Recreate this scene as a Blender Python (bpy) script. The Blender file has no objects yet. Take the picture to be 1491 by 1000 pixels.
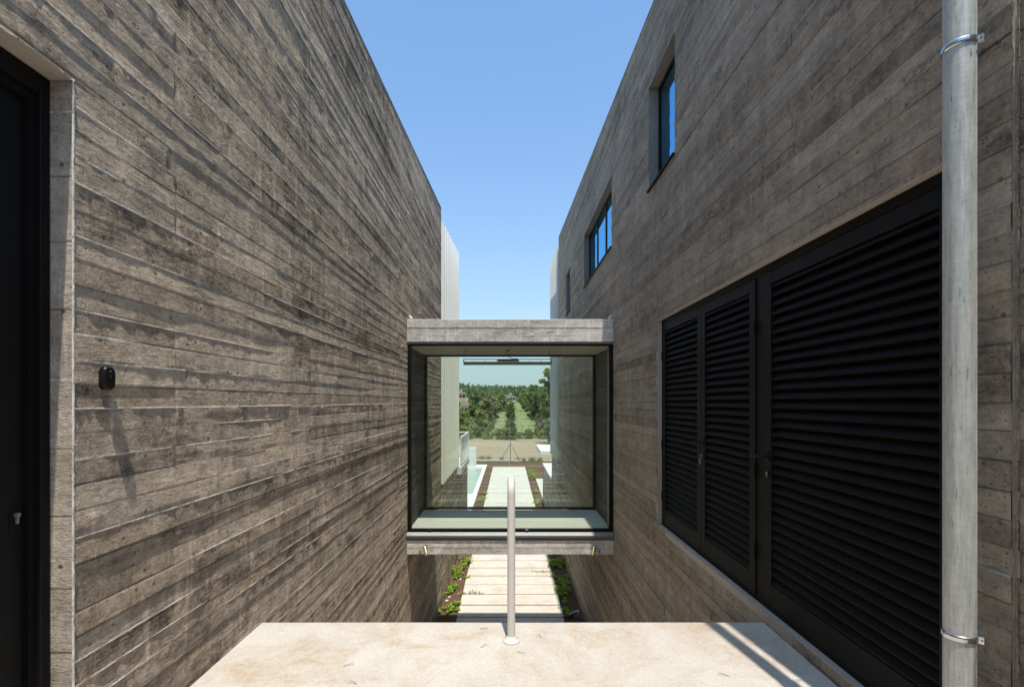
import bpy, math, random
import numpy as np
from mathutils import Vector, Matrix

random.seed(7)
R = math.radians
scene = bpy.context.scene
COL = scene.collection

# ------------------------------------------------------------------ numbers
XL, XR = -1.672, 1.728          # faces of the two concrete houses
G = -5.05                       # lower ground level (eye level is z = 0)
ZL = -1.49                      # landing level
SUN = Vector((0.165, -1.0, 3.39)).normalized()
def roofL(y): return 4.076 + 0.1035 * (y - 4.905)
def roofR(y): return 4.77 + 0.083 * (y - 5.74)

# ------------------------------------------------------------------ object helpers
def tag(o, label=None, cat=None, group=None, kind=None):
    if label: o['label'] = label
    if cat: o['category'] = cat
    if group: o['group'] = group
    if kind: o['kind'] = kind
    return o

def empty(name, loc=(0, 0, 0), rz=0.0):
    o = bpy.data.objects.new(name, None)
    o.empty_display_size = 0.1
    COL.objects.link(o)
    o.location = loc
    o.rotation_euler = (0, 0, rz)
    return o

def thing(name, label, cat, loc=(0, 0, 0), rz=0.0, group=None):
    return tag(empty(name, loc, rz), label, cat, group)

def link(name, me, mats, parent=None, smooth=False):
    if not isinstance(mats, (list, tuple)): mats = [mats]
    for m in mats: me.materials.append(m)
    if smooth:
        me.polygons.foreach_set('use_smooth', [True] * len(me.polygons))
    o = bpy.data.objects.new(name, me)
    COL.objects.link(o)
    if parent is not None:
        o.parent = parent
    return o

def copy_tree(o, parent=None):
    kids = [c for c in KIDS if c.parent == o]
    c = o.copy()
    COL.objects.link(c)
    c.parent = parent
    for k in kids:
        copy_tree(k, c)
    return c
class _Kids:
    def __iter__(self): return iter(list(COL.objects))
KIDS = _Kids()

class MB:
    """collects simple shapes into one mesh"""
    def __init__(s): s.v = []; s.f = []; s.sm = []
    def add(s, v, f, smooth=False):
        n = len(s.v); s.v += [tuple(p) for p in v]
        s.f += [tuple(i + n for i in q) for q in f]; s.sm += [smooth] * len(f)
    def box(s, x0, x1, y0, y1, z0, z1, b=0.0):
        if b <= 0:
            v = [(x, y, z) for x in (x0, x1) for y in (y0, y1) for z in (z0, z1)]
            s.add(v, [(0, 1, 3, 2), (4, 6, 7, 5), (0, 4, 5, 1), (2, 3, 7, 6), (0, 2, 6, 4), (1, 5, 7, 3)])
            return s
        # chamfered box
        v = []; idx = {}
        for ix, x in enumerate((x0, x1)):
            for iy, y in enumerate((y0, y1)):
                for iz, z in enumerate((z0, z1)):
                    sx, sy, sz = (1 if ix == 0 else -1), (1 if iy == 0 else -1), (1 if iz == 0 else -1)
                    for a in range(3):
                        p = [x + sx * b, y + sy * b, z + sz * b]
                        p[a] = (x, y, z)[a]
                        idx[(ix, iy, iz, a)] = len(v); v.append(p)
        f = []
        for a in range(3):
            o1, o2 = (a + 1) % 3, (a + 2) % 3
            for sgn in (0, 1):
                q = []
                for (p, r) in ((0, 0), (1, 0), (1, 1), (0, 1)):
                    c = [0, 0, 0]; c[a] = sgn; c[o1] = p; c[o2] = r
                    q.append(idx[(c[0], c[1], c[2], a)])
                f.append(q if sgn else q[::-1])
            for p in (0, 1):
                for r in (0, 1):
                    q = []
                    for (e, ax) in ((0, o1), (1, o1), (1, o2), (0, o2)):
                        c = [0, 0, 0]; c[a] = e; c[o1] = p; c[o2] = r
                        q.append(idx[(c[0], c[1], c[2], ax)])
                    f.append(q)
        for ix in (0, 1):
            for iy in (0, 1):
                for iz in (0, 1):
                    f.append([idx[(ix, iy, iz, a)] for a in range(3)])
        s.add(v, f)
        return s
    def tube(s, pts, r, n=12, caps=True, smooth=True):
        pts = [Vector(p) for p in pts]
        rs = r if isinstance(r, (list, tuple)) else [r] * len(pts)
        d0 = (pts[1] - pts[0]).normalized()
        up = Vector((0, 0, 1)) if abs(d0.z) < 0.9 else Vector((1, 0, 0))
        a = d0.cross(up).normalized()
        base = len(s.v); v = []; f = []
        for i, p in enumerate(pts):
            if i == 0: d = d0
            elif i == len(pts) - 1: d = (pts[i] - pts[i - 1]).normalized()
            else: d = ((pts[i + 1] - pts[i]).normalized() + (pts[i] - pts[i - 1]).normalized()).normalized()
            a = (a - d * a.dot(d)).normalized(); b = d.cross(a)
            for k in range(n):
                t = 2 * math.pi * k / n
                v.append(p + (a * math.cos(t) + b * math.sin(t)) * rs[i])
        for i in range(len(pts) - 1):
            for k in range(n):
                k2 = (k + 1) % n
                f.append((i * n + k, i * n + k2, (i + 1) * n + k2, (i + 1) * n + k))
        s.add(v, f, smooth)
        if caps:
            m = (len(pts) - 1) * n
            s.add(v[:n], [tuple(range(n))[::-1]]); s.add(v[m:], [tuple(range(n))])
        return s
    def lathe(s, prof, c, n=24, axis='z'):
        v = []; f = []
        for (r, h) in prof:
            for k in range(n):
                t = 2 * math.pi * k / n
                v.append((c[0] + r * math.cos(t), c[1] + r * math.sin(t), c[2] + h))
        for i in range(len(prof) - 1):
            for k in range(n):
                k2 = (k + 1) % n
                f.append((i * n + k, i * n + k2, (i + 1) * n + k2, (i + 1) * n + k))
        s.add(v, f, True)
        s.add(v[:n], [tuple(range(n))[::-1]]); s.add(v[-n:], [tuple(range(n))])
        return s
    def quad(s, a, b, c, d): s.add([a, b, c, d], [(0, 1, 2, 3)]); return s
    def xform(s, M):
        s.v = [tuple(M @ Vector(p)) for p in s.v]; return s
    def build(s, name, mats, parent=None):
        me = bpy.data.meshes.new(name)
        me.from_pydata(s.v, [], s.f)
        me.polygons.foreach_set('use_smooth', s.sm)
        me.update()
        return link(name, me, mats, parent)

# ------------------------------------------------------------------ node helpers
class NT:
    def __init__(s, name):
        s.m = bpy.data.materials.new(name); s.m.use_nodes = True
        s.m.cycles.use_bump_map_correction = False
        s.t = s.m.node_tree; s.t.nodes.clear()
        s.out = s.t.nodes.new('ShaderNodeOutputMaterial')
    def n(s, typ, **kw):
        nd = s.t.nodes.new(typ)
        for k, v in kw.items():
            if k.startswith('i_'):
                key = k[2:]; key = int(key) if key.isdigit() else key.replace('_', ' ')
                s.put(nd.inputs[key], v)
            else: setattr(nd, k, v)
        return nd
    def put(s, sock, v):
        if isinstance(v, bpy.types.NodeSocket): s.t.links.new(v, sock)
        else: sock.default_value = v
    def math(s, op, a, b=0.5, c=None, clamp=False):
        nd = s.t.nodes.new('ShaderNodeMath'); nd.operation = op; nd.use_clamp = clamp
        s.put(nd.inputs[0], a); s.put(nd.inputs[1], b)
        if c is not None: s.put(nd.inputs[2], c)
        return nd.outputs[0]
    def mix(s, f, a, b, mode='MIX'):
        nd = s.t.nodes.new('ShaderNodeMix'); nd.data_type = 'RGBA'; nd.blend_type = mode
        s.put(nd.inputs[0], f)
        for sock, v in ((nd.inputs[6], a), (nd.inputs[7], b)):
            if isinstance(v, (tuple, list)) and len(v) == 3: v = (*v, 1)
            s.put(sock, v)
        return nd.outputs[2]
    def ramp(s, f, stops, interp='LINEAR'):
        nd = s.t.nodes.new('ShaderNodeValToRGB'); cr = nd.color_ramp; cr.interpolation = interp
        while len(cr.elements) > len(stops): cr.elements.remove(cr.elements[-1])
        while len(cr.elements) < len(stops): cr.elements.new(0.5)
        for e, (p, c) in zip(cr.elements, stops):
            e.position = p
            if not isinstance(c, (tuple, list)): c = (c, c, c)
            e.color = (*c, 1)
        s.put(nd.inputs[0], f)
        return nd.outputs[0]
    def noise(s, vec, scale, detail=4, rough=0.55, dist=0.0):
        nd = s.n('ShaderNodeTexNoise')
        if vec is not None: s.put(nd.inputs['Vector'], vec)
        nd.inputs['Scale'].default_value = scale; nd.inputs['Detail'].default_value = detail
        nd.inputs['Roughness'].default_value = rough; nd.inputs['Distortion'].default_value = dist
        return nd.outputs['Fac']
    def vor(s, vec, scale, feature='F1'):
        nd = s.n('ShaderNodeTexVoronoi', feature=feature); s.put(nd.inputs['Vector'], vec)
        nd.inputs['Scale'].default_value = scale
        return nd
    def comb(s, x, y, z):
        nd = s.n('ShaderNodeCombineXYZ')
        for i, v in enumerate((x, y, z)): s.put(nd.inputs[i], v)
        return nd.outputs[0]
    def sep(s, v):
        nd = s.n('ShaderNodeSeparateXYZ'); s.put(nd.inputs[0], v); return nd.outputs
    def obj(s): return s.n('ShaderNodeTexCoord').outputs['Object']
    def pos(s): return s.n('ShaderNodeNewGeometry').outputs['Position']
    def bump(s, h, dist, strength=1.0, normal=None):
        nd = s.n('ShaderNodeBump'); s.put(nd.inputs['Height'], h)
        nd.inputs['Distance'].default_value = dist; nd.inputs['Strength'].default_value = strength
        if normal is not None: s.put(nd.inputs['Normal'], normal)
        return nd.outputs[0]
    def bsdf(s, col, rough=0.6, normal=None, metal=0.0, spec=0.5, **kw):
        nd = s.n('ShaderNodeBsdfPrincipled')
        if isinstance(col, (tuple, list)) and len(col) == 3: col = (*col, 1)
        s.put(nd.inputs['Base Color'], col); s.put(nd.inputs['Roughness'], rough)
        s.put(nd.inputs['Metallic'], metal); s.put(nd.inputs['Specular IOR Level'], spec)
        if normal is not None: s.put(nd.inputs['Normal'], normal)
        for k, v in kw.items(): s.put(nd.inputs[k.replace('_', ' ')], v)
        return nd.outputs[0]
    def done(s, sh): s.t.links.new(sh, s.out.inputs[0]); return s.m

def mat_board(name, lo, hi, warm, grain_b=0.0016, fine_b=0.0007, rel=1.0, pale=1.0, dripk=0.16, gain=1.7, dkk=-0.13):
    """board-marked concrete; reads the per-board 'board' colour and 'bu' (along, up, seed)"""
    t = NT(name)
    ba = t.n('ShaderNodeAttribute', attribute_name='board'); bd = ba.outputs['Color']; crest_a = ba.outputs['Alpha']
    bu = t.n('ShaderNodeAttribute', attribute_name='bu').outputs['Vector']
    u, v, sd = t.sep(bu)
    sc = t.n('ShaderNodeSeparateColor'); t.put(sc.inputs[0], bd)
    tone, warmth, rough_b = sc.outputs[0], sc.outputs[1], sc.outputs[2]
    su = t.math('MULTIPLY_ADD', sd, 41.0, t.math('MULTIPLY', u, 1.6))
    wob = t.noise(t.comb(t.math('MULTIPLY', u, 2.2), t.math('MULTIPLY', v, 7.0), sd), 1.0, 2)
    gv = t.comb(su, t.math('MULTIPLY_ADD', wob, 5.0, t.math('MULTIPLY', v, 75.0)), t.math('MULTIPLY', sd, 13.0))
    grain = t.noise(gv, 1.0, 5, 0.65, 0.4)
    uv = t.comb(u, v, 0.0)
    uvs = t.comb(u, v, sd)
    fine = t.noise(uvs, 95.0, 5, 0.7)
    sand = t.noise(uv, 300.0, 3, 0.8)
    coarse = t.noise(uvs, 30.0, 6, 0.75)
    blotch = t.noise(t.comb(t.math('MULTIPLY', u, 1.0), t.math('MULTIPLY', v, 1.9), 3.0), 1.1, 4, 0.6)
    streak = t.noise(t.comb(t.math('MULTIPLY', u, 11.0), t.math('MULTIPLY', v, 1.1), sd), 1.0, 3, 0.6)
    big = t.noise(t.comb(t.math('MULTIPLY', u, 0.28), t.math('MULTIPLY', v, 0.8), 9.0), 1.0, 2)
    # honeycombed patches where the aggregate shows
    hp = t.ramp(t.noise(t.comb(t.math('MULTIPLY', u, 1.4), t.math('MULTIPLY', v, 4.0), 21.0), 1.0, 3),
                [(0.60, 0.0), (0.70, 1.0)])
    vo = t.vor(uv, 17.0)
    pit = t.ramp(vo.outputs['Distance'], [(0.06, 1.0), (0.21, 0.0)])
    keep = t.sep(vo.outputs['Color'])
    pit = t.math('MULTIPLY', pit, t.math('GREATER_THAN', keep[0], 0.66))
    vo2 = t.vor(t.comb(u, t.math('MULTIPLY', v, 1.4), 5.0), 60.0)
    pit2 = t.math('MULTIPLY', t.ramp(vo2.outputs['Distance'], [(0.1, 1.0), (0.28, 0.0)]),
                  t.math('GREATER_THAN', t.sep(vo2.outputs['Color'])[0], 0.78))
    ridge = t.noise(t.comb(t.math('MULTIPLY_ADD', sd, 17.0, t.math('MULTIPLY', u, 13.0)), t.math('MULTIPLY_ADD', wob, 3.0, t.math('MULTIPLY', v, 34.0)), sd), 1.0, 6, 0.7, 0.6)
    # tone 0..1
    k = t.math('MULTIPLY', tone, 0.24)
    k = t.math('MULTIPLY_ADD', grain, 0.18, k)
    k = t.math('MULTIPLY_ADD', blotch, 0.46, k)
    k = t.math('MULTIPLY_ADD', streak, 0.26, k)
    k = t.math('MULTIPLY_ADD', big, 0.34, k)
    k = t.math('MULTIPLY_ADD', fine, 0.40, k)
    k = t.math('MULTIPLY_ADD', sand, 0.34, k)
    drip = t.ramp(t.noise(t.comb(t.math('MULTIPLY', u, 15.0), t.math('MULTIPLY', v, 1.6), 33.0), 1.0, 3, 0.6, 0.3), [(0.58, 0.0), (0.70, 1.0)])
    k = t.math('MULTIPLY_ADD', drip, dripk, k)
    dk = t.ramp(t.noise(t.comb(t.math('MULTIPLY', u, 0.9), t.math('MULTIPLY', v, 3.2), 57.0), 1.0, 5, 0.68, 0.4), [(0.52, 0.0), (0.68, 1.0)])
    k = t.math('MULTIPLY_ADD', dk, dkk, k)
    k = t.math('MULTIPLY_ADD', ridge, 0.22, k)
    mid = t.noise(t.comb(t.math('MULTIPLY', u, 5.5), t.math('MULTIPLY', v, 7.0), 71.0), 1.0, 6, 0.7, 0.5)
    k = t.math('MULTIPLY_ADD', mid, 0.62, k)
    k = t.math('MULTIPLY_ADD', coarse, 0.62, k)
    k = t.math('MULTIPLY_ADD', t.math('SUBTRACT', k, 1.79), gain, 0.44, clamp=True)
    colr = t.mix(k, lo, hi)
    colr = t.mix(t.math('MULTIPLY', warmth, 0.30), colr, t.mix(1.0, colr, warm, 'MULTIPLY'))
    colr = t.mix(t.math('MULTIPLY', t.math('MAXIMUM', pit, pit2), 0.72), colr, (0.05, 0.045, 0.04))
    colr = t.mix(t.math('MULTIPLY', hp, t.ramp(coarse, [(0.42, 0.6), (0.56, 0.0)])), colr, (0.09, 0.075, 0.06))
    cf = t.math('MULTIPLY_ADD', crest_a, 2.0, -1.0, clamp=True)
    gf = t.math('MULTIPLY_ADD', crest_a, -2.0, 1.0, clamp=True)
    colr = t.mix(t.math('MULTIPLY', gf, 0.85), colr, (0.055, 0.046, 0.038))
    colr = t.mix(t.math('MULTIPLY', cf, pale), colr, t.mix(fine, (0.58, 0.53, 0.46), (0.90, 0.85, 0.76)))  # cement crests paled further: the sunlit ridge line is put into the colour
    nrm = t.bump(ridge, 0.012 * rel)
    nrm = t.bump(grain, grain_b, 1.0, nrm)
    gr = t.math('MULTIPLY_ADD', rough_b, 2.2, 0.35)
    nrm = t.bump(t.math('MULTIPLY', t.math('MULTIPLY_ADD', sand, 0.35, fine), gr), fine_b, 1.0, nrm)
    nrm = t.bump(t.math('MULTIPLY', coarse, t.math('MULTIPLY_ADD', hp, 1.6, t.math('MULTIPLY_ADD', rough_b, 0.8, 0.35))), 0.010 * rel, 1.0, nrm)
    nrm = t.bump(t.math('SUBTRACT', 1.0, t.math('MAXIMUM', pit, pit2)), 0.005, 1.0, nrm)
    return t.done(t.bsdf(colr, 0.85, nrm, spec=0.2))

def mat_plain(name, col, rough=0.5, metal=0.0, spec=0.5, var=0.12, scale=6.0, bump=0.0, coord='obj', fine=40.0):
    t = NT(name)
    p = t.obj()
    n1 = t.noise(p, scale, 5, 0.6)
    n2 = t.noise(p, fine, 3, 0.7)
    f = t.math('ADD', t.math('MULTIPLY', n1, 0.6), t.math('MULTIPLY', n2, 0.4))
    c = t.mix(f, tuple(x * (1 - var * 1.6) for x in col), tuple(min(1, x * (1 + var * 1.6)) for x in col))
    nrm = t.bump(n2, bump) if bump else None
    rr = t.math('MULTIPLY_ADD', n1, 0.2, rough - 0.1)
    return t.done(t.bsdf(c, rr, nrm, metal, spec))

def mat_concrete(name, lo, hi, bump=0.0012, stain=None):
    t = NT(name); p = t.obj()
    a = t.noise(p, 1.3, 6, 0.62, 0.3); b = t.noise(p, 9.0, 5, 0.65); c = t.noise(p, 70.0, 4, 0.7); s = t.noise(p, 260.0, 2, 0.7)
    k = t.math('MULTIPLY_ADD', a, 0.9, t.math('MULTIPLY_ADD', b, 0.5, t.math('MULTIPLY', c, 0.35)))
    k = t.math('SUBTRACT', k, 0.4, clamp=True)
    col = t.mix(k, lo, hi)
    if stain:
        m = t.ramp(t.noise(p, 2.4, 6, 0.68, 0.6), [(0.46, 0.0), (0.66, 1.0)])
        m = t.math('MULTIPLY', m, t.ramp(t.noise(p, 30.0, 4, 0.7), [(0.3, 0.25), (0.65, 1.0)]))
        col = t.mix(t.math('MULTIPLY', m, 0.95), col, stain)
    vo = t.vor(p, 26.0)
    pit = t.math('MULTIPLY', t.ramp(vo.outputs['Distance'], [(0.05, 1.0), (0.16, 0.0)]),
                 t.math('GREATER_THAN', t.sep(vo.outputs['Color'])[1], 0.86))
    col = t.mix(t.math('MULTIPLY', pit, 0.5), col, (0.12, 0.10, 0.08))
    col = t.mix(t.ramp(t.math('MULTIPLY_ADD', s, 0.5, t.math('MULTIPLY', c, 0.5)), [(0.36, 0.30), (0.52, 0.0)]), col, (0.20, 0.17, 0.14))
    nrm = t.bump(t.math('ADD', c, t.math('MULTIPLY', s, 0.4)), bump)
    nrm = t.bump(b, bump * 1.5, 1.0, nrm)
    return t.done(t.bsdf(col, 0.8, nrm, spec=0.25))

M = {}
M['wall_l'] = mat_board('board_marked_concrete', (0.070, 0.057, 0.044), (0.61, 0.515, 0.405), (1.10, 0.92, 0.74),
                        grain_b=0.0042, fine_b=0.0028, rel=2.0)
M['wall_r'] = mat_board('board_marked_concrete_right', (0.074, 0.061, 0.048), (0.58, 0.50, 0.40), (1.12, 0.90, 0.70),
                        grain_b=0.0036, fine_b=0.0020, rel=1.5, pale=0.4, dripk=0.07, gain=1.25, dkk=-0.05)  # right-hand concrete, own tones with softer contrast
M['jamb'] = mat_board('board_marked_jamb', (0.18, 0.145, 0.11), (0.64, 0.55, 0.45), (1.05, 0.96, 0.86), grain_b=0.0010, fine_b=0.0008, rel=0.5)
M['beam'] = mat_board('board_marked_beam', (0.24, 0.22, 0.195), (0.86, 0.81, 0.74), (1.05, 0.96, 0.86), grain_b=0.0009, fine_b=0.0008, rel=0.4)
M['wall_plain'] = mat_concrete('ragged_cement', (0.16, 0.13, 0.10), (0.42, 0.36, 0.29), 0.002)
M['body'] = mat_concrete('cast_concrete', (0.14, 0.125, 0.11), (0.30, 0.27, 0.24))
M['landing'] = mat_concrete('pale_landing_concrete', (0.46, 0.415, 0.36), (0.62, 0.58, 0.525), 0.0007, (0.42, 0.315, 0.215))
M['slab'] = mat_concrete('pale_paving_concrete', (0.56, 0.52, 0.455), (0.73, 0.685, 0.61), 0.0010, (0.50, 0.42, 0.33))
M['floor_in'] = mat_concrete('polished_floor', (0.58, 0.58, 0.52), (0.68, 0.68, 0.62), 0.0002)
M['black'] = mat_plain('black_painted_steel', (0.0075, 0.0067, 0.0062), 0.55, 0.0, 0.14, 0.25, 3.0, 0.0002)
M['louvre'] = mat_plain('black_painted_louvre', (0.0098, 0.0085, 0.0077), 0.6, 0.0, 0.08, 0.3, 4.0, 0.0002)
M['door'] = mat_plain('black_door_panel', (0.006, 0.006, 0.006), 0.6, 0.0, 0.2, 0.2, 3.0)
M['void'] = mat_plain('dark_interior', (0.012, 0.012, 0.013), 0.9, 0.0, 0.0, 0.1)
M['white_metal'] = mat_plain('white_painted_metal', (0.74, 0.73, 0.68), 0.45, 0.0, 0.4, 0.05, 3.0)
M['screen'] = mat_plain('cream_painted_fins', (0.90, 0.88, 0.80), 0.5, 0.0, 0.3, 0.04, 1.0)
M['screen_r'] = mat_plain('shade_darkened_fins', (0.70, 0.69, 0.63), 0.5, 0.0, 0.3, 0.05, 1.0)  # same cream fins, colour darkened to deepen the shade on the right
M['rail'] = mat_plain('cream_handrail_paint', (0.62, 0.585, 0.53), 0.42, 0.0, 0.5, 0.06, 7.0, 0.0002, fine=90)
M['flash'] = mat_plain('grey_flashing', (0.22, 0.225, 0.23), 0.4, 0.4, 0.5, 0.1, 3.0)
M['brass'] = mat_plain('brass_lamp', (0.50, 0.40, 0.26), 0.35, 0.75, 0.5, 0.1, 20.0)
M['chrome'] = mat_plain('bright_steel', (0.62, 0.63, 0.64), 0.25, 1.0, 0.5, 0.06, 30.0)
M['plastic'] = mat_plain('black_plastic', (0.008, 0.008, 0.009), 0.3, 0.0, 0.4, 0.1)
M['handle'] = mat_plain('black_handle', (0.007, 0.0065, 0.006), 0.5, 0.0, 0.2, 0.1)
M['wire'] = mat_plain('dark_cable', (0.03, 0.03, 0.03), 0.5)
M['white'] = mat_concrete('white_render', (0.66, 0.65, 0.61), (0.78, 0.77, 0.73), 0.0006)
M['lamp_grey'] = mat_plain('lamp_bronze', (0.26, 0.22, 0.17), 0.45, 0.3)
M['tray'] = mat_plain('lamp_tray', (0.20, 0.24, 0.20), 0.4, 0.3)
M['white_plastic'] = mat_plain('white_plastic', (0.7, 0.7, 0.7), 0.4)
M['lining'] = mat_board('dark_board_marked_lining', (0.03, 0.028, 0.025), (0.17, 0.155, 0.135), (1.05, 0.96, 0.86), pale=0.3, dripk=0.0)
M['ceiling'] = mat_concrete('ceiling_boards', (0.36, 0.31, 0.26), (0.48, 0.42, 0.36), 0.0004)

def m_galv():
    t = NT('galvanised_steel'); p = t.obj(); x, y, z = t.sep(p)
    ang = t.math('ARCTAN2', y, x)
    a = t.noise(t.comb(t.math('MULTIPLY', ang, 0.9), 0.0, t.math('MULTIPLY', z, 2.4)), 3.0, 6, 0.65, 0.3)
    st = t.noise(t.comb(t.math('MULTIPLY', ang, 2.6), 2.0, t.math('MULTIPLY', z, 0.7)), 1.0, 6, 0.7)
    sc = t.noise(t.comb(t.math('MULTIPLY', ang, 4.5), 5.0, t.math('MULTIPLY', z, 9.0)), 1.0, 6, 0.75)
    sp = t.vor(t.comb(t.math('MULTIPLY', ang, 0.05), 0.0, z), 140.0)
    rings = t.noise(t.comb(ang, 9.0, t.math('MULTIPLY', z, 60.0)), 1.0, 3, 0.6)
    k = t.math('MULTIPLY_ADD', a, 0.6, t.math('MULTIPLY_ADD', st, 0.5, t.math('MULTIPLY', rings, 0.2)))
    c = t.mix(t.math('MULTIPLY_ADD', t.math('SUBTRACT', k, 0.65), 1.6, 0.5, clamp=True), (0.15, 0.155, 0.145), (0.74, 0.73, 0.67))
    c = t.mix(t.ramp(st, [(0.50, 0.0), (0.66, 0.55)]), c, (0.34, 0.44, 0.37))
    c = t.mix(t.ramp(sc, [(0.58, 0.0), (0.66, 0.85)]), c, (0.07, 0.065, 0.06))
    c = t.mix(t.math('MULTIPLY', t.sep(sp.outputs['Color'])[0], 0.10), c, (0.72, 0.74, 0.72))
    return t.done(t.bsdf(c, t.math('MULTIPLY_ADD', a, 0.25, 0.40), t.bump(sc, 0.0003), 0.2, 0.5))
M['galv'] = m_galv()

def m_glass(name, tint, refl, base=0.04):
    t = NT(name)
    lw = t.n('ShaderNodeLayerWeight'); lw.inputs['Blend'].default_value = 0.5
    f5 = t.math('POWER', lw.outputs['Facing'], 4.0)
    fac = t.math('MULTIPLY_ADD', f5, 1.0 - base, base, clamp=True)
    dirt = t.noise(t.obj(), 1.5, 4, 0.6)
    fac = t.math('MULTIPLY', fac, t.math('MULTIPLY_ADD', dirt, 0.12, 0.94), clamp=True)
    tr = t.n('ShaderNodeBsdfTransparent'); tr.inputs[0].default_value = (*tint, 1)
    gl = t.n('ShaderNodeBsdfGlossy'); gl.inputs['Color'].default_value = (*refl, 1); gl.inputs['Roughness'].default_value = 0.0
    mx = t.n('ShaderNodeMixShader'); t.put(mx.inputs[0], fac)
    t.t.links.new(tr.outputs[0], mx.inputs[1]); t.t.links.new(gl.outputs[0], mx.inputs[2])
    return t.done(mx.outputs[0])
M['glass'] = m_glass('clear_green_glass', (0.905, 0.945, 0.885), (0.85, 1.0, 0.9), 0.07)
M['glass_win'] = m_glass('blue_window_glass', (0.03, 0.05, 0.06), (0.28, 0.62, 0.90), 0.75)

def m_leaf(name, a, b, trans=0.35, scale=3.0):
    t = NT(name)
    n = t.noise(t.pos(), scale, 3, 0.6)
    oi = t.n('ShaderNodeObjectInfo').outputs['Random']
    isl = t.n('ShaderNodeNewGeometry').outputs['Random Per Island']
    k = t.math('ADD', t.math('MULTIPLY', n, 0.9), t.math('MULTIPLY_ADD', isl, 0.6, t.math('MULTIPLY', oi, 0.15)))
    k = t.math('SUBTRACT', k, 0.35, clamp=True)
    c = t.mix(k, a, b)
    d = t.n('ShaderNodeBsdfDiffuse'); t.put(d.inputs[0], c)
    tl = t.n('ShaderNodeBsdfTranslucent'); t.put(tl.inputs[0], t.mix(0.5, c, (b[0] * 1.3, b[1] * 1.3, b[2] * 0.7)))
    mx = t.n('ShaderNodeMixShader'); mx.inputs[0].default_value = trans
    t.t.links.new(d.outputs[0], mx.inputs[1]); t.t.links.new(tl.outputs[0], mx.inputs[2])
    return t.done(mx.outputs[0])
M['leaf_dark'] = m_leaf('dark_foliage', (0.085, 0.115, 0.042), (0.25, 0.29, 0.105), 0.25, 0.5)
M['leaf_mid'] = m_leaf('mid_foliage', (0.15, 0.19, 0.06), (0.39, 0.43, 0.165), 0.3, 0.5)
M['leaf_olive'] = m_leaf('olive_brown_foliage', (0.18, 0.17, 0.09), (0.38, 0.35, 0.20), 0.2, 0.5)
M['leaf_wood'] = m_leaf('wood_foliage', (0.11, 0.15, 0.08), (0.25, 0.31, 0.16), 0.25, 0.06)  # distance haze put into the paler, bluer leaf colour
M['leaf_ivy'] = m_leaf('ivy_leaf', (0.13, 0.22, 0.03), (0.40, 0.56, 0.10), 0.4, 9.0)
M['grass'] = m_leaf('grass_blade', (0.18, 0.22, 0.08), (0.26, 0.28, 0.125), 0.3, 2.0)
M['bark'] = mat_plain('bark', (0.11, 0.085, 0.065), 0.9, 0, 0.1, 0.3, 8.0, 0.004)
M['stem'] = mat_plain('plant_stem', (0.10, 0.085, 0.05), 0.8, 0, 0.2, 0.2)
M['twig'] = mat_plain('dry_twig', (0.14, 0.09, 0.05), 0.8, 0, 0.2, 0.2)
M['roof_red'] = mat_plain('red_roof_tiles', (0.30, 0.13, 0.075), 0.85, 0, 0.2, 0.25, 2.0)
M['roof_brown'] = mat_plain('brown_roof_tiles', (0.20, 0.14, 0.11), 0.85, 0, 0.2, 0.25, 2.0)
M['house_white'] = mat_plain('white_house_wall', (0.62, 0.58, 0.54), 0.9, 0, 0.1, 0.08)
M['house_pink'] = mat_plain('pink_house_wall', (0.48, 0.36, 0.31), 0.9, 0, 0.1, 0.08)
M['fence'] = mat_plain('green_grey_fence_paint', (0.13, 0.19, 0.15), 0.5, 0.1, 0.4, 0.1)

def m_ground():
    t = NT('ground_soil_field_meadow')
    p = t.pos(); x, y, z = t.sep(p)
    a = t.noise(p, 0.12, 5, 0.6); b = t.noise(p, 1.1, 5, 0.65); c = t.noise(p, 9.0, 5, 0.7); d = t.noise(p, 45.0, 3, 0.7)
    mixn = t.math('MULTIPLY_ADD', b, 0.5, t.math('MULTIPLY_ADD', c, 0.35, t.math('MULTIPLY', d, 0.25)))
    mixn = t.math('SUBTRACT', mixn, 0.05, clamp=True)
    soil = t.mix(mixn, (0.06, 0.035, 0.022), (0.22, 0.135, 0.09))
    rows = t.noise(t.comb(t.math('MULTIPLY', x, 0.08), t.math('MULTIPLY', y, 0.9), 0.0), 1.0, 4, 0.6)
    field = t.mix(t.math('ADD', t.math('MULTIPLY', rows, 0.7), t.math('MULTIPLY', mixn, 0.35), clamp=True), (0.19, 0.135, 0.09), (0.44, 0.35, 0.25))
    mrow = t.noise(t.comb(t.math('MULTIPLY', x, 0.25), t.math('MULTIPLY', y, 0.3), 4.0), 1.0, 5, 0.65)
    mead = t.mix(t.ramp(mrow, [(0.15, 0.0), (0.85, 1.0)]), (0.19, 0.22, 0.09), (0.27, 0.28, 0.145))
    wood = t.mix(a, (0.03, 0.045, 0.02), (0.07, 0.09, 0.04))
    yy = t.math('MULTIPLY_ADD', b, 2.0, t.math('SUBTRACT', y, 1.0))
    g = t.mix(t.math('GREATER_THAN', yy, 41.6), soil, field)
    g = t.mix(t.ramp(t.math('DIVIDE', yy, 100.0), [(0.64, 0.0), (0.68, 1.0)]), g, mead)
    ya = t.math('MULTIPLY_ADD', a, 30.0, y)
    g = t.mix(t.ramp(t.math('DIVIDE', ya, 1000.0), [(0.28, 0.0), (0.30, 1.0)]), g, wood)
    nrm = t.bump(t.math('ADD', c, t.math('MULTIPLY', d, 0.4)), 0.04)
    return t.done(t.bsdf(g, 0.95, nrm, spec=0.1))
M['ground'] = m_ground()

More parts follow.
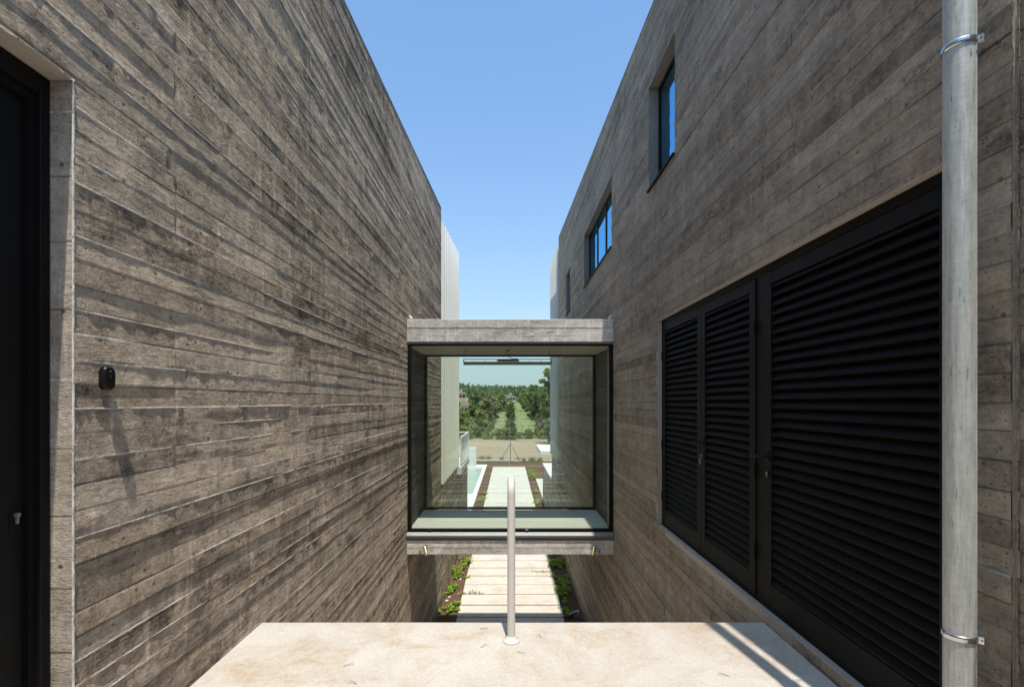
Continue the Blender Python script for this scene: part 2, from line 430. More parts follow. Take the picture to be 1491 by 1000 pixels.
def m_water():
    t = NT('pool_water'); p = t.obj()
    n = t.noise(p, 5.0, 3, 0.5)
    return t.done(t.bsdf(t.mix(n, (0.30, 0.385, 0.29), (0.41, 0.48, 0.38)), 0.08, t.bump(n, 0.01), 0, 0.4))
M['water'] = m_water()

# ------------------------------------------------------------------ board-marked walls
def vnoise(u, scale, rs):
    """1-D value noise, smooth, in -1..1"""
    w = np.asarray(u) / scale
    off = rs.uniform(0, 1000)
    tab = rs.uniform(-1, 1, 8192)
    w = w + off
    i = np.floor(w).astype(int); f = w - i; f = f * f * (3 - 2 * f)
    return tab[i % 8192] * (1 - f) + tab[(i + 1) % 8192] * f

def subtract(iv, cuts):
    out = [iv]
    for (a, b) in cuts:
        nxt = []
        for (p, q) in out:
            if b <= p or a >= q: nxt.append((p, q)); continue
            if a > p: nxt.append((p, a))
            if b < q: nxt.append((b, q))
        out = nxt
    return [(p, q) for p, q in out if q - p > 1e-4]

def board_wall(name, mat, parent, O, U, N, u0, u1, z0, z1, top=None, openings=(), seed=1, step=None,
               h=0.098, sd=0.0021, fin=0.5, joints=1.65, jphase=0.82, tone_sd=0.24, tilt=0.0, flat=False, warm=0.5):
    rs = np.random.RandomState(seed)
    O = np.array(O, float); U = np.array(U, float); N = np.array(N, float)
    if step is None: step = lambda u: 0.05
    base = [u0]
    while base[-1] < u1: base.append(base[-1] + step(base[-1]))
    base = np.array(base[:-1] + [u1])
    zb = [z0]
    while zb[-1] < z1 - 0.03: zb.append(zb[-1] + h * rs.uniform(0.92, 1.08))
    zb[-1] = z1
    nc = len(zb) - 1
    cand = np.arange(u0 - 5 + ((jphase - u0) % joints), u1 + 5, joints)
    J = []; TILT = []; OFF = []; TONE = []; WARM = []; ROUGH = []; SEED = []
    dark_run = 0.0
    for c in range(nc):
        k = [x + (rs.normal() * 0.004) for x in cand if rs.rand() < 0.36 and u0 < x < u1]
        if joints < 20 and rs.rand() < 0.35: k.append(rs.uniform(u0, u1))
        k = np.array(sorted(k)); J.append(k); m = len(k) + 1
        OFF.append(np.clip(rs.normal(0, sd, m), -2.2 * sd, 2.2 * sd)); rowt = rs.normal(0, 0.15); TILT.append(np.clip(rs.normal(0, tilt, m), -2 * tilt, 2 * tilt))
        TONE.append(np.clip(0.5 + rowt + rs.normal(0, tone_sd, m), 0, 1))
        WARM.append(np.clip(rs.normal(warm, 0.3, m), 0, 1)); ROUGH.append(rs.rand(m) ** 1.6); SEED.append(rs.rand(m))
    def off(c, u):
        c = min(max(c, 0), nc - 1)
        return OFF[c][np.searchsorted(J[c], u)]
    crest_par = []
    fenv = {}
    for c in range(nc + 1):
        crest_par.append((rs.randint(1 << 30), rs.rand() < fin, (rs.uniform(0.0016, 0.0036) if rs.rand() < 0.9 else rs.uniform(0.003, 0.0055))))
    def crest(c, u):
        sdn, has, amp = crest_par[c]
        r2 = np.random.RandomState(sdn)
        b = np.minimum(off(c - 1, u), off(c, u)) - 0.0008
        if has:
            env = np.clip(vnoise(u, 0.9, r2) * 1.5 + 0.75, 0.1, 1)
            rag = np.clip(0.6 + 0.55 * vnoise(u, 0.05, r2) + 0.35 * vnoise(u, 0.018, r2), 0.05, 1.5)
            fenv[0] = 0.5 + 0.5 * np.clip(env * 1.3, 0, 1) * np.clip(rag * 1.8, 0, 1)
            b = b + env * rag * amp + env * np.maximum(off(c - 1, u) - b, 0) * 0.8
        else:
            vnoise(u, 1, r2); fenv[0] = 0.5 - 0.5 * np.clip(0.75 + 0.5 * vnoise(u, 0.3, r2), 0, 1)
        return b
    V = []; F = []; A = []; B = []; nv = 0
    for c in range(nc):
        a, b = zb[c], zb[c + 1]; H = b - a
        cuts = sorted({a, b} | {z for o in openings for z in (o[2], o[3]) if a < z < b})
        r3 = np.random.RandomState(seed * 977 + c)
        nrow = 4
        for s0, s1 in zip(cuts[:-1], cuts[1:]):
            iv = [(u0, u1)]
            ivs = subtract((u0, u1), [(o[0], o[1]) for o in openings if o[2] < s1 - 1e-5 and o[3] > s0 + 1e-5])
            for (p, q) in ivs:
                us = base[(base > p + 1e-4) & (base < q - 1e-4)]
                js = np.concatenate([J[c] - 0.0015, J[c] + 0.0015]) if len(J[c]) else np.array([])
                js = js[(js > p + 1e-4) & (js < q - 1e-4)]
                us = np.unique(np.concatenate([[p], us, js, [q]]))
                if flat:
                    rows = np.array([s0, s1])
                else:
                    rows = np.array([a, a + 0.0055, a + 0.012] + [a + H * t for t in (0.33, 0.55, 0.77)] + [b - 0.012, b - 0.0055, b])
                    rows = np.unique(np.concatenate([[s0], rows[(rows > s0 + 1e-5) & (rows < s1 - 1e-5)], [s1]]))
                n = len(us); o_c = off(c, us)
                seg = np.searchsorted(J[c], us)
                tn = TONE[c][seg]; wm = WARM[c][seg]; rg = ROUGH[c][seg]; se = SEED[c][seg]
                cup = r3.normal(0, 0.0006)
                for z in rows:
                    if flat: d = np.zeros(n)
                    elif z <= a + 1e-6: d = crest(c, us)
                    elif z >= b - 1e-6: d = crest(c + 1, us)
                    else:
                        tt = (z - a) / H
                        d = o_c + TILT[c][seg] * (tt - .5) * 2 + cup * (1 - 4 * (tt - .5) ** 2) + 0.0005 * vnoise(us, 0.22, r3)
                    zz = np.full(n, z)
                    if top is not None: zz = np.minimum(zz, top(us))
                    al = fenv[0] if (not flat and (z <= a + 1e-6 or z >= b - 1e-6)) else np.full(n, 0.5)
                    P = O[None, :] + us[:, None] * U + d[:, None] * N
                    P[:, 2] += zz
                    V.append(P); A.append(np.stack([tn, wm, rg, al], 1)); B.append(np.stack([us, zz, se], 1))
                for r in range(len(rows) - 1):
                    if top is not None and rows[r] >= top(np.array([p, q])).max(): continue
                    i0 = nv + r * n + np.arange(n - 1)
                    F.append(np.stack([i0, i0 + 1, i0 + 1 + n, i0 + n], 1))
                nv += n * len(rows)
    V = np.concatenate(V); F = np.concatenate(F); A = np.concatenate(A); B = np.concatenate(B)
    # consistent facing: U x Z vs N
    if np.dot(np.cross(U, [0, 0, 1]), N) < 0: F = F[:, ::-1]
    me = bpy.data.meshes.new(name)
    me.vertices.add(len(V)); me.vertices.foreach_set('co', V.astype(np.float32).ravel())
    me.loops.add(F.size); me.loops.foreach_set('vertex_index', F.astype(np.int32).ravel())
    me.polygons.add(len(F)); me.polygons.foreach_set('loop_start', np.arange(0, F.size, 4, dtype=np.int32))
    me.update(calc_edges=True)
    at = me.attributes.new('board', 'FLOAT_COLOR', 'POINT'); at.data.foreach_set('color', A.astype(np.float32).ravel())
    at = me.attributes.new('bu', 'FLOAT_VECTOR', 'POINT'); at.data.foreach_set('vector', B.astype(np.float32).ravel())
    return link(name, me, mat, parent)

def ragged_edge(mb, p0, p1, nrm, amp, seed, stepl=0.012):
    """thin broken ridge of cement left on a formwork corner"""
    rs = np.random.RandomState(seed); p0 = Vector(p0); p1 = Vector(p1); nrm = Vector(nrm).normalized()
    L = (p1 - p0).length; d = (p1 - p0) / L; side = d.cross(nrm)
    n = int(L / stepl); v = []; f = []
    hs = np.clip(0.35 + 0.5 * vnoise(np.arange(n + 1) * stepl, 0.05, rs) + 0.45 * vnoise(np.arange(n + 1) * stepl, 0.017, rs), 0.02, 1.3) * amp
    for i in range(n + 1):
        c = p0 + d * (L * i / n)
        v += [c - side * 0.004 - nrm * 0.002, c + nrm * float(hs[i]) + side * float(rs.normal() * 0.0012), c + side * 0.004 - nrm * 0.002]
    for i in range(n):
        a = i * 3
        f += [(a, a + 1, a + 4, a + 3), (a + 1, a + 2, a + 5, a + 4)]
    mb.add(v, f)

def stepf(y):
    return float(np.clip(0.022 * (max(y, 1.0) / 2.0) ** 1.5, 0.018, 0.22))

# ================================================================== LEFT HOUSE
LH = thing('concrete_house', 'board-marked concrete house on the left with a black recessed entrance door', 'house', (0, 0, 0))
door_L = (0.72, 1.86, ZL - 0.02, 1.234)
YL1 = 12.0
tops = lambda f: (lambda u: np.array([f(x) for x in np.atleast_1d(u)]))
board_wall('wall', M['wall_l'], LH, (XL, 0, 0), (0, 1, 0), (1, 0, 0), -1.6, YL1, G - 0.05, 5.0, tops(roofL), [door_L],
           seed=11, step=stepf, sd=0.0010, tilt=0.0010, fin=0.9, tone_sd=0.17, jphase=4.12)
# backing behind the face, roof edge and end of the volume
bk = MB()
for (a, b, c, d) in ((-1.6, door_L[0] - 0.0, G, 3.3), (door_L[1] + 0.13, YL1 - 0.01, G, 4.0), (door_L[0], door_L[1] + 0.13, door_L[3] + 0.13, 3.3)):
    bk.box(XL - 0.20, XL - 0.016, a, b, c, d)
bk.build('wall_core', M['body'], LH)
rf = MB()
for i in range(13):
    ya, yb = -1.6 + i * (YL1 + 1.6) / 13, -1.6 + (i + 1) * (YL1 + 1.6) / 13
    rf.quad((XL + 0.004, ya, roofL(ya)), (XL + 0.004, yb, roofL(yb)), (-8, yb, roofL(yb)), (-8, ya, roofL(ya)))
rf.quad((XL, YL1, G), (-8, YL1, G), (-8, YL1, roofL(YL1)), (XL, YL1, roofL(YL1)))
rf.build('roof', M['body'], LH)
# lower storey that runs on beyond the upper one
board_wall('lower_wall', M['wall_l'], LH, (XL, 0, 0), (0, 1, 0), (1, 0, 0), YL1, 19.7, G - 0.05, -2.13, None, [],
           seed=12, step=lambda y: 0.2, sd=0.0024, fin=0.5)
lc = MB(); lc.box(-8, XL - 0.016, YL1 + 0.01, 19.69, G, -2.15); lc.build('lower_wall_core', M['body'], LH)
# entrance recess
jm = board_wall('door_jamb', M['jamb'], LH, (XL, 1.86, 0), (-1, 0, 0), (0, -1, 0), 0.0, 0.125, ZL, 1.234, None, [], seed=5,
                step=lambda u: 0.012, h=0.26, sd=0.0007, fin=0.15, joints=50, jphase=-20, tone_sd=0.08)
lt = MB(); lt.box(XL - 0.20, XL - 0.002, door_L[0] - 0.05, 1.859, 1.234, 1.33); lt.build('door_lintel', M['ceiling'], LH)
ed = MB()
ragged_edge(ed, (XL - 0.001, 1.8585, ZL), (XL - 0.001, 1.8585, 1.24), (1, -1, 0), 0.0065, 3)
ragged_edge(ed, (XL - 0.001, 0.75, 1.236), (XL - 0.001, 1.86, 1.236), (1, 0, -1), 0.006, 4)
edo = ed.build('formwork_edge', M['jamb'], LH)
dr = empty('entrance_door'); dr.parent = LH
f = MB(); xd = XL - 0.088
f.box(xd - 0.06, xd, 1.818, 1.858, ZL, 1.232, 0.003); f.box(xd - 0.06, xd, 0.74, 1.818, 1.16, 1.232, 0.003)
f.box(xd - 0.06, xd - 0.022, 1.796, 1.818, ZL, 1.16); f.box(xd - 0.06, xd - 0.022, 0.74, 1.796, 1.125, 1.16)
f.build('frame', M['black'], dr)
f = MB(); f.box(xd - 0.07, xd - 0.045, 0.74, 1.796, ZL, 1.125, 0.002)
f.build('leaf', M['door'], dr)
f = MB()
f.box(xd - 0.046, xd - 0.040, 1.748, 1.782, -0.47, -0.385, 0.002)
f.build('lock_plate', M['black'], dr)
f = MB(); f.tube([(xd - 0.042, 1.766, -0.413), (xd - 0.028, 1.766, -0.413)], 0.0085, 16); f.box(xd - 0.041, xd - 0.029, 1.7625, 1.7695, -0.445, -0.42, 0.002)
f.build('lock_cylinder', M['flash'], dr)
for z in (-0.2, -0.27, -0.33, -0.4, -0.46):
    f = MB(); f.tube([(xd - 0.024, 1.807, z), (xd - 0.019, 1.807, z)], 0.005, 10)
    f.build('frame_screw', M['black'], dr)
# vertical fin screen beyond the wall
sc = MB()
ys = [12.12 + 0.45 * i for i in range(9)]
for y in ys:
    sc.box(-1.735, -1.612 - 0.0, y, y + 0.06, -2.06, roofL(y) - 0.33 + 0.0)
sc.box(-1.80, -1.74, YL1 + 0.02, 15.75, -2.13, roofL(12.0) - 0.42)
sc.build('fin_screen', M['screen'], LH)
# balcony
bal = empty('balcony'); bal.parent = LH
f = MB(); f.box(-6, -1.53, 15.75, 18.78, -2.36, -2.14, 0.005); f.build('slab', M['white'], bal)
f = MB()
f.box(-1.585, -1.535, 15.8, 18.75, -1.19, -1.15); f.box(-6, -1.585, 18.70, 18.75, -1.19, -1.15)
f.box(-1.585, -1.535, 15.8, 15.85, -2.14, -1.19); f.box(-1.585, -1.535, 18.70, 18.75, -2.14, -1.19)
f.box(-1.575, -1.545, 15.85, 18.70, -2.08, -2.05)
y = 15.95
while y < 18.66:
    f.box(-1.567, -1.553, y, y + 0.014, -2.05, -1.19); y += 0.11
x = -1.7
while x > -6:
    f.box(x, x + 0.014, 18.715, 18.729, -2.14, -1.19); x -= 0.11
f.build('railing', M['white_metal'], bal)

# ================================================================== RIGHT HOUSE
RH = thing('concrete_house', 'board-marked concrete house on the right with louvred black doors and three small upper windows', 'house', (0, 0, 0))
YR0, YR1 = 1.66, 16.68
OPEN = (1.865, 5.606, -1.42, 0.945)
WINS = [(5.03, 5.95, 2.57, 3.85), (8.11, 11.06, 2.59, 3.79), (13.55, 14.5, 2.57, 3.80)]
board_wall('wall', M['wall_r'], RH, (XR, 0, 0), (0, 1, 0), (-1, 0, 0), YR0, YR1, G - 0.05, 5.9, tops(roofR), [OPEN] + WINS,
           seed=23, step=stepf, sd=0.0022, fin=0.22, jphase=5.55, joints=2.4, tone_sd=0.17, warm=0.6)
bk = MB()
rects = [(YR0, YR1 - 0.01, G, 4.35)]
def carve(rects, o):
    out = []
    for (a, b, c, d) in rects:
        if o[1] <= a or o[0] >= b or o[3] <= c or o[2] >= d: out.append((a, b, c, d)); continue
        if o[0] > a: out.append((a, o[0], c, d))
        if o[1] < b: out.append((o[1], b, c, d))
        aa, bb = max(a, o[0]), min(b, o[1])
        if o[2] > c: out.append((aa, bb, c, o[2]))
        if o[3] < d: out.append((aa, bb, o[3], d))
    return out
for o in [OPEN] + WINS: rects = carve(rects, (o[0] - 0.004, o[1] + 0.004, o[2] - 0.004, o[3] + 0.004))
for (a, b, c, d) in rects: bk.box(XR + 0.012, XR + 0.23, a, b, c, d)
bk.build('wall_core', M['body'], RH)
rf = MB()
for i in range(15):
    ya, yb = YR0 + i * (YR1 - YR0) / 15, YR0 + (i + 1) * (YR1 - YR0) / 15
    rf.quad((XR - 0.004, ya, roofR(ya)), (8, ya, roofR(ya)), (8, yb, roofR(yb)), (XR - 0.004, yb, roofR(yb)))
rf.quad((XR, YR1, G), (XR, YR1, roofR(YR1)), (8, YR1, roofR(YR1)), (8, YR1, G))
rf.quad((XR, YR0, 1.5), (8, YR0, 1.5), (8, YR0, roofR(YR0)), (XR, YR0, roofR(YR0)))
rf.build('roof', M['body'], RH)
# near return of the wall, a step back, lower
board_wall('near_wall', M['wall_r'], RH, (XR + 0.024, 0, 0), (0, 1, 0), (-1, 0, 0), -1.6, YR0 - 0.004, ZL - 0.02, 1.56, None, [], seed=29,
           step=lambda y: 0.03, sd=0.0022, fin=0.35, tone_sd=0.2, warm=0.7)
f = MB(); f.box(XR + 0.045, XR + 0.30, -1.6, YR0 - 0.006, ZL, 1.559); f.build('near_wall_core', M['body'], RH)
board_wall('wall_end', M['wall_r'], RH, (XR, YR0 - 0.002, 0), (1, 0, 0), (0, -1, 0), 0.0, 0.026, ZL, 1.62, None, [], seed=37, step=lambda u: 0.008,
           sd=0.001, fin=0.2, joints=60, jphase=-30)
ed = MB()
ragged_edge(ed, (XR + 0.012, YR0 - 0.003, ZL), (XR + 0.012, YR0 - 0.003, 1.6), (-0.3, -1, 0), 0.010, 8)
ragged_edge(ed, (XR + 0.003, YR0 - 0.003, ZL), (XR + 0.003, YR0 - 0.003, 1.6), (-1, -1, 0), 0.008, 9)
ed.build('formwork_edge', M['wall_plain'], RH)
board_wall('lower_wall', M['wall_r'], RH, (XR, 0, 0), (0, 1, 0), (-1, 0, 0), YR1, 19.4, G - 0.05, -2.13, None, [], seed=31,
           step=lambda y: 0.2, sd=0.002, fin=0.4)
f = MB(); f.box(XR + 0.016, 8, YR1 + 0.01, 19.39, G, -2.15); f.build('lower_wall_core', M['body'], RH)
# reveals of the louvre opening
f = MB()
f.box(XR + 0.002, XR + 0.14, OPEN[0], OPEN[1], OPEN[2] - 0.06, OPEN[2])
f.box(XR + 0.002, XR + 0.14, OPEN[0], OPEN[1], OPEN[3], OPEN[3] + 0.06)
f.box(XR + 0.002, XR + 0.14, OPEN[1], OPEN[1] + 0.06, OPEN[2], OPEN[3])
f.box(XR + 0.002, XR + 0.14, OPEN[0] - 0.06, OPEN[0], OPEN[2], OPEN[3])
ragged_edge(f, (XR + 0.001, OPEN[0], OPEN[2] + 0.001), (XR + 0.001, OPEN[1], OPEN[2] + 0.001), (-1, 0, 1), 0.006, 14)
ragged_edge(f, (XR + 0.001, OPEN[0], OPEN[3] - 0.001), (XR + 0.001, OPEN[1], OPEN[3] - 0.001), (-1, 0, -1), 0.005, 15)
f.build('opening_reveal', M['ceiling'], RH)
# windows
for wi, (a, b, c, d) in enumerate(WINS):
    w = empty('window'); w.parent = RH
    rv = MB()
    xi = XR + 0.34
    rv.box(XR + 0.002, xi, b, b + 0.05, c, d); rv.box(XR + 0.002, xi, a - 0.05, a, c, d)
    rv.box(XR + 0.002, xi, a, b, d, d + 0.05); rv.box(XR + 0.002, xi, a, b, c - 0.05, c)
    rv.build('reveal', M['body'], w)
    fr = MB(); x0, x1 = XR + 0.115, XR + 0.165
    t = 0.05
    fr.box(x0, x1, a, a + t, c, d, 0.003); fr.box(x0, x1, b - t, b, c, d, 0.003)
    fr.box(x0, x1, a + t, b - t, d - t, d, 0.003); fr.box(x0, x1, a + t, b - t, c, c + t, 0.003)
    if wi == 1:
        for ym in (a + (b - a) * 0.36, a + (b - a) * 0.66):
            fr.box(x0, x1, ym - 0.04, ym + 0.04, c + t, d - t, 0.003)
    fr.build('frame', M['black'], w)
    pn = MB(); pn.quad((XR + 0.128, a + t, c + t), (XR + 0.128, a + t, d - t), (XR + 0.128, b - t, d - t), (XR + 0.128, b - t, c + t))
    pn.build('pane', M['glass_win'], w)
    vb = MB(); vb.box(XR + 0.30, XR + 0.32, a, b, c, d); vb.build('dark_room_sheet', M['void'], w)  # dark sheet standing in for the unlit room behind the pane
    si = MB(); si.box(XR - 0.03, XR + 0.115, a - 0.012, b + 0.012, c - 0.002, c + 0.018, 0.003); si.build('sill', M['black'], w)
# fin screen
sc = MB()
for i in range(6):
    y = 16.80 + 0.50 * i
    sc.box(1.665, 1.78, y, y + 0.06, -2.06, roofR(y) - 0.30)
sc.build('fin_screen', M['screen_r'], RH)
sc = MB(); sc.box(1.79, 1.85, YR1 + 0.02, 19.35, -2.13, roofR(16.7) - 0.4)
sc.build('screen_backing', M['flash'], RH)  # dark backing colour deepens the shade between the fins
# louvred doors (three leaves)
XD = XR + 0.048                       # front plane of the steel
fm = MB()
z0, z1 = OPEN[2], OPEN[3]
fm.box(XD, XD + 0.06, 1.866, 5.605, z1 - 0.055, z1 - 0.001, 0.002)
fm.box(XD, XD + 0.06, 1.866, 5.605, z0 + 0.001, z0 + 0.03, 0.002)
fm.box(XD, XD + 0.06, 5.561, 5.605, z0 + 0.03, z1 - 0.055, 0.002)
fm.box(XD + 0.004, XD + 0.06, 3.352, 3.47, z0 + 0.03, z1 - 0.055, 0.002)
fm.box(XD, XD + 0.06, 1.866, 1.90, z0 + 0.03, z1 - 0.055, 0.002)
fm.box(XD + 0.058, XD + 0.07, 1.866, 5.605, z0, z1)
fm.build('door_frame', M['black'], RH)
def louvre_leaf(ya, yb, handle_y, hinge_y, keys=False):
    lf = empty('louvred_door'); lf.parent = RH
    zb_, zt = z0 + 0.035, z1 - 0.06
    st = 0.085; br = 0.15; tr = 0.085
    s = MB(); xa, xb = XD - 0.006, XD + 0.045
    s.box(xa, xb, ya, ya + st, zb_, zt, 0.003); s.box(xa, xb, yb - st, yb, zb_, zt, 0.003)
    s.box(xa + 0.001, xb, ya + st, yb - st, zb_, zb_ + br, 0.002); s.box(xa + 0.001, xb, ya + st, yb - st, zt - tr, zt, 0.002)
    s.build('frame', M['black'], lf)
    L = MB(); z = zb_ + br + 0.004; p = 0.0625
    while z < zt - tr - 0.03:
        # sloping blade: low outside, high inside, with a small turned-down lip
        v = [(xa + 0.006, z), (xa + 0.006, z + 0.014), (xa + 0.040, z + 0.058), (xa + 0.0425, z + 0.056), (xa + 0.009, z + 0.012), (xa + 0.009, z)]
        n = len(v); pts = [(q[0], ya + st, q[1]) for q in v] + [(q[0], yb - st, q[1]) for q in v]
        L.add(pts, [(i, (i + 1) % n, (i + 1) % n + n, i + n) for i in range(n)])
        z += p
    L.build('louvres', M['louvre'], lf)
    if handle_y is not None:
        h = MB(); zc = -0.37
        h.box(xa - 0.006, xa, handle_y - 0.017, handle_y + 0.017, zc - 0.035, zc + 0.035, 0.003)
        h.tube([(xa, handle_y, zc), (xa - 0.045, handle_y, zc), (xa - 0.055, handle_y + 0.012, zc), (xa - 0.055, handle_y + 0.115, zc - 0.004)], 0.0095, 12)
        h.build('handle', M['handle'], lf)
        h = MB(); h.box(xa - 0.005, xa, handle_y - 0.016, handle_y + 0.016, zc - 0.155, zc - 0.085, 0.003)
        h.build('lock_plate', M['handle'], lf)
        h = MB(); h.tube([(xa - 0.004, handle_y, zc - 0.115), (xa - 0.013, handle_y, zc - 0.115)], 0.0085, 14)
        h.box(xa - 0.012, xa - 0.004, handle_y - 0.004, handle_y + 0.004, zc - 0.14, zc - 0.115)
        h.build('lock_cylinder', M['lamp_grey'], lf)
        if keys:
            h = MB(); h.box(xa - 0.030, xa - 0.013, handle_y - 0.001, handle_y + 0.001, zc - 0.123, zc - 0.107)
            h.box(xa - 0.034, xa - 0.016, handle_y + 0.004, handle_y + 0.006, zc - 0.20, zc - 0.14, 0.0008)
            h.build('key', M['lamp_grey'], lf)
    for zz in (z0 + 0.35, 0.5 * (z0 + z1) - 0.25, z1 - 0.42):
        h = MB(); h.tube([(xa - 0.004, hinge_y, zz - 0.05), (xa - 0.004, hinge_y, zz + 0.05)], 0.009, 12); h.build('hinge', M['black'], lf)
    return lf
louvre_leaf(4.452, 5.559, None, 5.562)
louvre_leaf(3.474, 4.447, 4.405, 3.470, True)
louvre_leaf(1.905, 3.348, 3.303, 1.902)

# ================================================================== GLASS BRIDGE
BR = thing('glass_bridge', 'glazed bridge with concrete roof and floor beams linking the two houses', 'bridge', (0, 0, 0))
YB0, YB1 = 7.95, 9.60
xa, xb = XL + 0.003, XR - 0.003
ZT0, ZT1 = 0.99, 1.345
f = MB(); f.box(xa, xb, YB0 + 0.014, YB1, 0.955, ZT1 - 0.003); f.build('roof_slab', M['body'], BR)
board_wall('roof_beam', M['beam'], BR, (0, YB0, 0), (1, 0, 0), (0, -1, 0), xa, xb, ZT0 - 0.002, ZT1, None, [], seed=41, step=lambda u: 0.03,
           h=0.118, sd=0.0016, fin=0.3, joints=60, jphase=-30, tone_sd=0.12, warm=0.3)
f = MB(); f.box(xa, xb, YB0 - 0.004, YB0 + 0.13, ZT1 - 0.004, ZT1 + 0.012, 0.004); f.build('roof_edge', M['beam'], BR)
f = MB()
for i in range(4):
    w = (xb - xa) / 4
    f.box(xa + i * w + 0.003, xa + (i + 1) * w - 0.003, YB0 + 0.10, YB1 - 0.10, 0.925, 0.953)
f.build('ceiling_panels', M['ceiling'], BR)
f = MB(); f.box(xa, xb, YB0 + 0.014, YB1, -2.50 + 0.002, -2.20); f.build('floor_slab', M['body'], BR)
board_wall('floor_beam', M['beam'], BR, (0, YB0, 0), (1, 0, 0), (0, -1, 0), xa, xb, -2.505, -2.275, None, [], seed=43, step=lambda u: 0.03,
           h=0.115, sd=0.0012, fin=0.15, joints=60, jphase=-30, tone_sd=0.12, warm=0.2)
f = MB(); f.box(xa, xb, YB0 + 0.02, YB0 + 0.08, -2.275, -2.20); f.build('floor_recess', M['body'], BR)
f = MB(); f.box(xa, xb, YB0 + 0.085, YB1 - 0.08, -2.198, -2.125); f.build('floor', M['floor_in'], BR)
# sloping metal flashing under the front glass
f = MB()
prof = [(YB0 - 0.035, -2.215), (YB0 - 0.035, -2.185), (YB0 + 0.03, -2.14), (YB0 + 0.08, -2.14), (YB0 + 0.08, -2.20), (YB0 - 0.028, -2.215)]
n = len(prof)
f.add([(xa, p[0], p[1]) for p in prof] + [(xb, p[0], p[1]) for p in prof], [(i, (i + 1) % n, (i + 1) % n + n, i + n) for i in range(n)] + [tuple(range(n)), tuple(range(n, 2 * n))[::-1]])
f.build('flashing', M['flash'], BR)
def glazed_front(name, y0, y1, ypane, zb, zt, xi0, xi1):
    w = empty(name); w.parent = BR
    f = MB(); t = 0.058
    f.box(xi0, xi0 + t, y0, y1, zb, zt, 0.003); f.box(xi1 - t, xi1, y0, y1, zb, zt, 0.003)
    f.box(xi0 + t, xi1 - t, y0, y1, zt - t, zt, 0.003); f.box(xi0 + t, xi1 - t, y0, y1, zb, zb + t * 0.8, 0.003)
    f.build('frame', M['black'], w)
    p = MB(); p.quad((xi0 + t - .004, ypane, zb + t * 0.8 - .004), (xi1 - t + .004, ypane, zb + t * 0.8 - .004), (xi1 - t + .004, ypane, zt - t + .004), (xi0 + t - .004, ypane, zt - t + .004))
    p.build('pane', M['glass'], w)
    return w
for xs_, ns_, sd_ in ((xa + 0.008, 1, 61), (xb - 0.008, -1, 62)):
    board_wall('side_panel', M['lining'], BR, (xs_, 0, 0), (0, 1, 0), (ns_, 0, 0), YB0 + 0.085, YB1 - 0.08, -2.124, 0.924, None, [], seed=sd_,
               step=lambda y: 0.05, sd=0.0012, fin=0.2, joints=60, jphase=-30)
gf = glazed_front('front_window', YB0 + 0.02, YB0 + 0.078, YB0 + 0.05, -2.138, 0.985, xa + 0.004, xb - 0.004)
for x in (-1.30, 0.30):
    f = MB(); f.box(x - 0.025, x + 0.025, YB0 + 0.008, YB0 + 0.0205, -2.118, -2.10, 0.002)
    f.build('drain_cap', M['plastic'], gf)
glazed_front('rear_window', YB1 - 0.075, YB1 - 0.012, YB1 - 0.04, -2.122, 0.95, xa + 0.004, xb - 0.004)
f = MB(); f.box(xb - 0.05, xb - 0.004, YB0 + 0.20, YB0 + 0.24, -2.12, 0.92, 0.003); f.build('edge_trim', M['ceiling'], BR)

# pendant lamp inside the bridge
PL = thing('pendant_lamp', 'long slim pendant lamp hung on two wires inside the glazed bridge', 'pendant lamp', (-0.02, 8.65, 0.66))
f = MB(); f.box(-0.785, 0.785, -0.035, 0.035, 0.0, 0.055, 0.004)
f.build('housing', M['lamp_grey'], PL)
f = MB()
for i in range(44):
    x = -0.77 + i * 0.0352; f.box(x, x + 0.018, -0.038, -0.0355, 0.008, 0.020)
f.build('louvre_strip', M['white_metal'], PL)
f = MB(); f.box(-0.79, 0.79, -0.012, 0.012, 0.095, 0.107, 0.002); f.box(-0.79, -0.775, -0.012, 0.012, 0.0551, 0.095)
f.box(0.775, 0.79, -0.012, 0.012, 0.0551, 0.095)
for i in range(7): f.box(-0.6 + i * .2, -0.594 + i * .2, -0.008, 0.008, 0.0551, 0.095)
f.build('tray', M['tray'], PL)
f = MB(); f.box(-0.18, 0.20, -0.025, 0.025, 0.062, 0.094, 0.004); f.build('driver_box', M['lamp_grey'], PL)
for x in (-0.745, 0.745):
    f = MB(); f.tube([(x, 0, 0.107), (x, 0, 0.264)], 0.0022, 6); f.tube([(x, 0, 0.225), (x, 0, 0.264)], 0.007, 8); f.build('suspension_wire', M['wire'], PL)
f = MB(); f.tube([(0.0, 0, 0.25), (0.0, 0, 0.19), (0.01, 0, 0.16), (0.04, 0, 0.128), (0.09, 0, 0.113), (0.17, 0, 0.112), (0.205, 0, 0.10), (0.2, 0, 0.09)], 0.005, 8); f.build('cable', M['wire'], PL)
f = MB(); f.lathe([(0.036, 0.235), (0.036, 0.264)], (0, 0, 0), 20); f.build('ceiling_rose', M['lamp_grey'], PL)

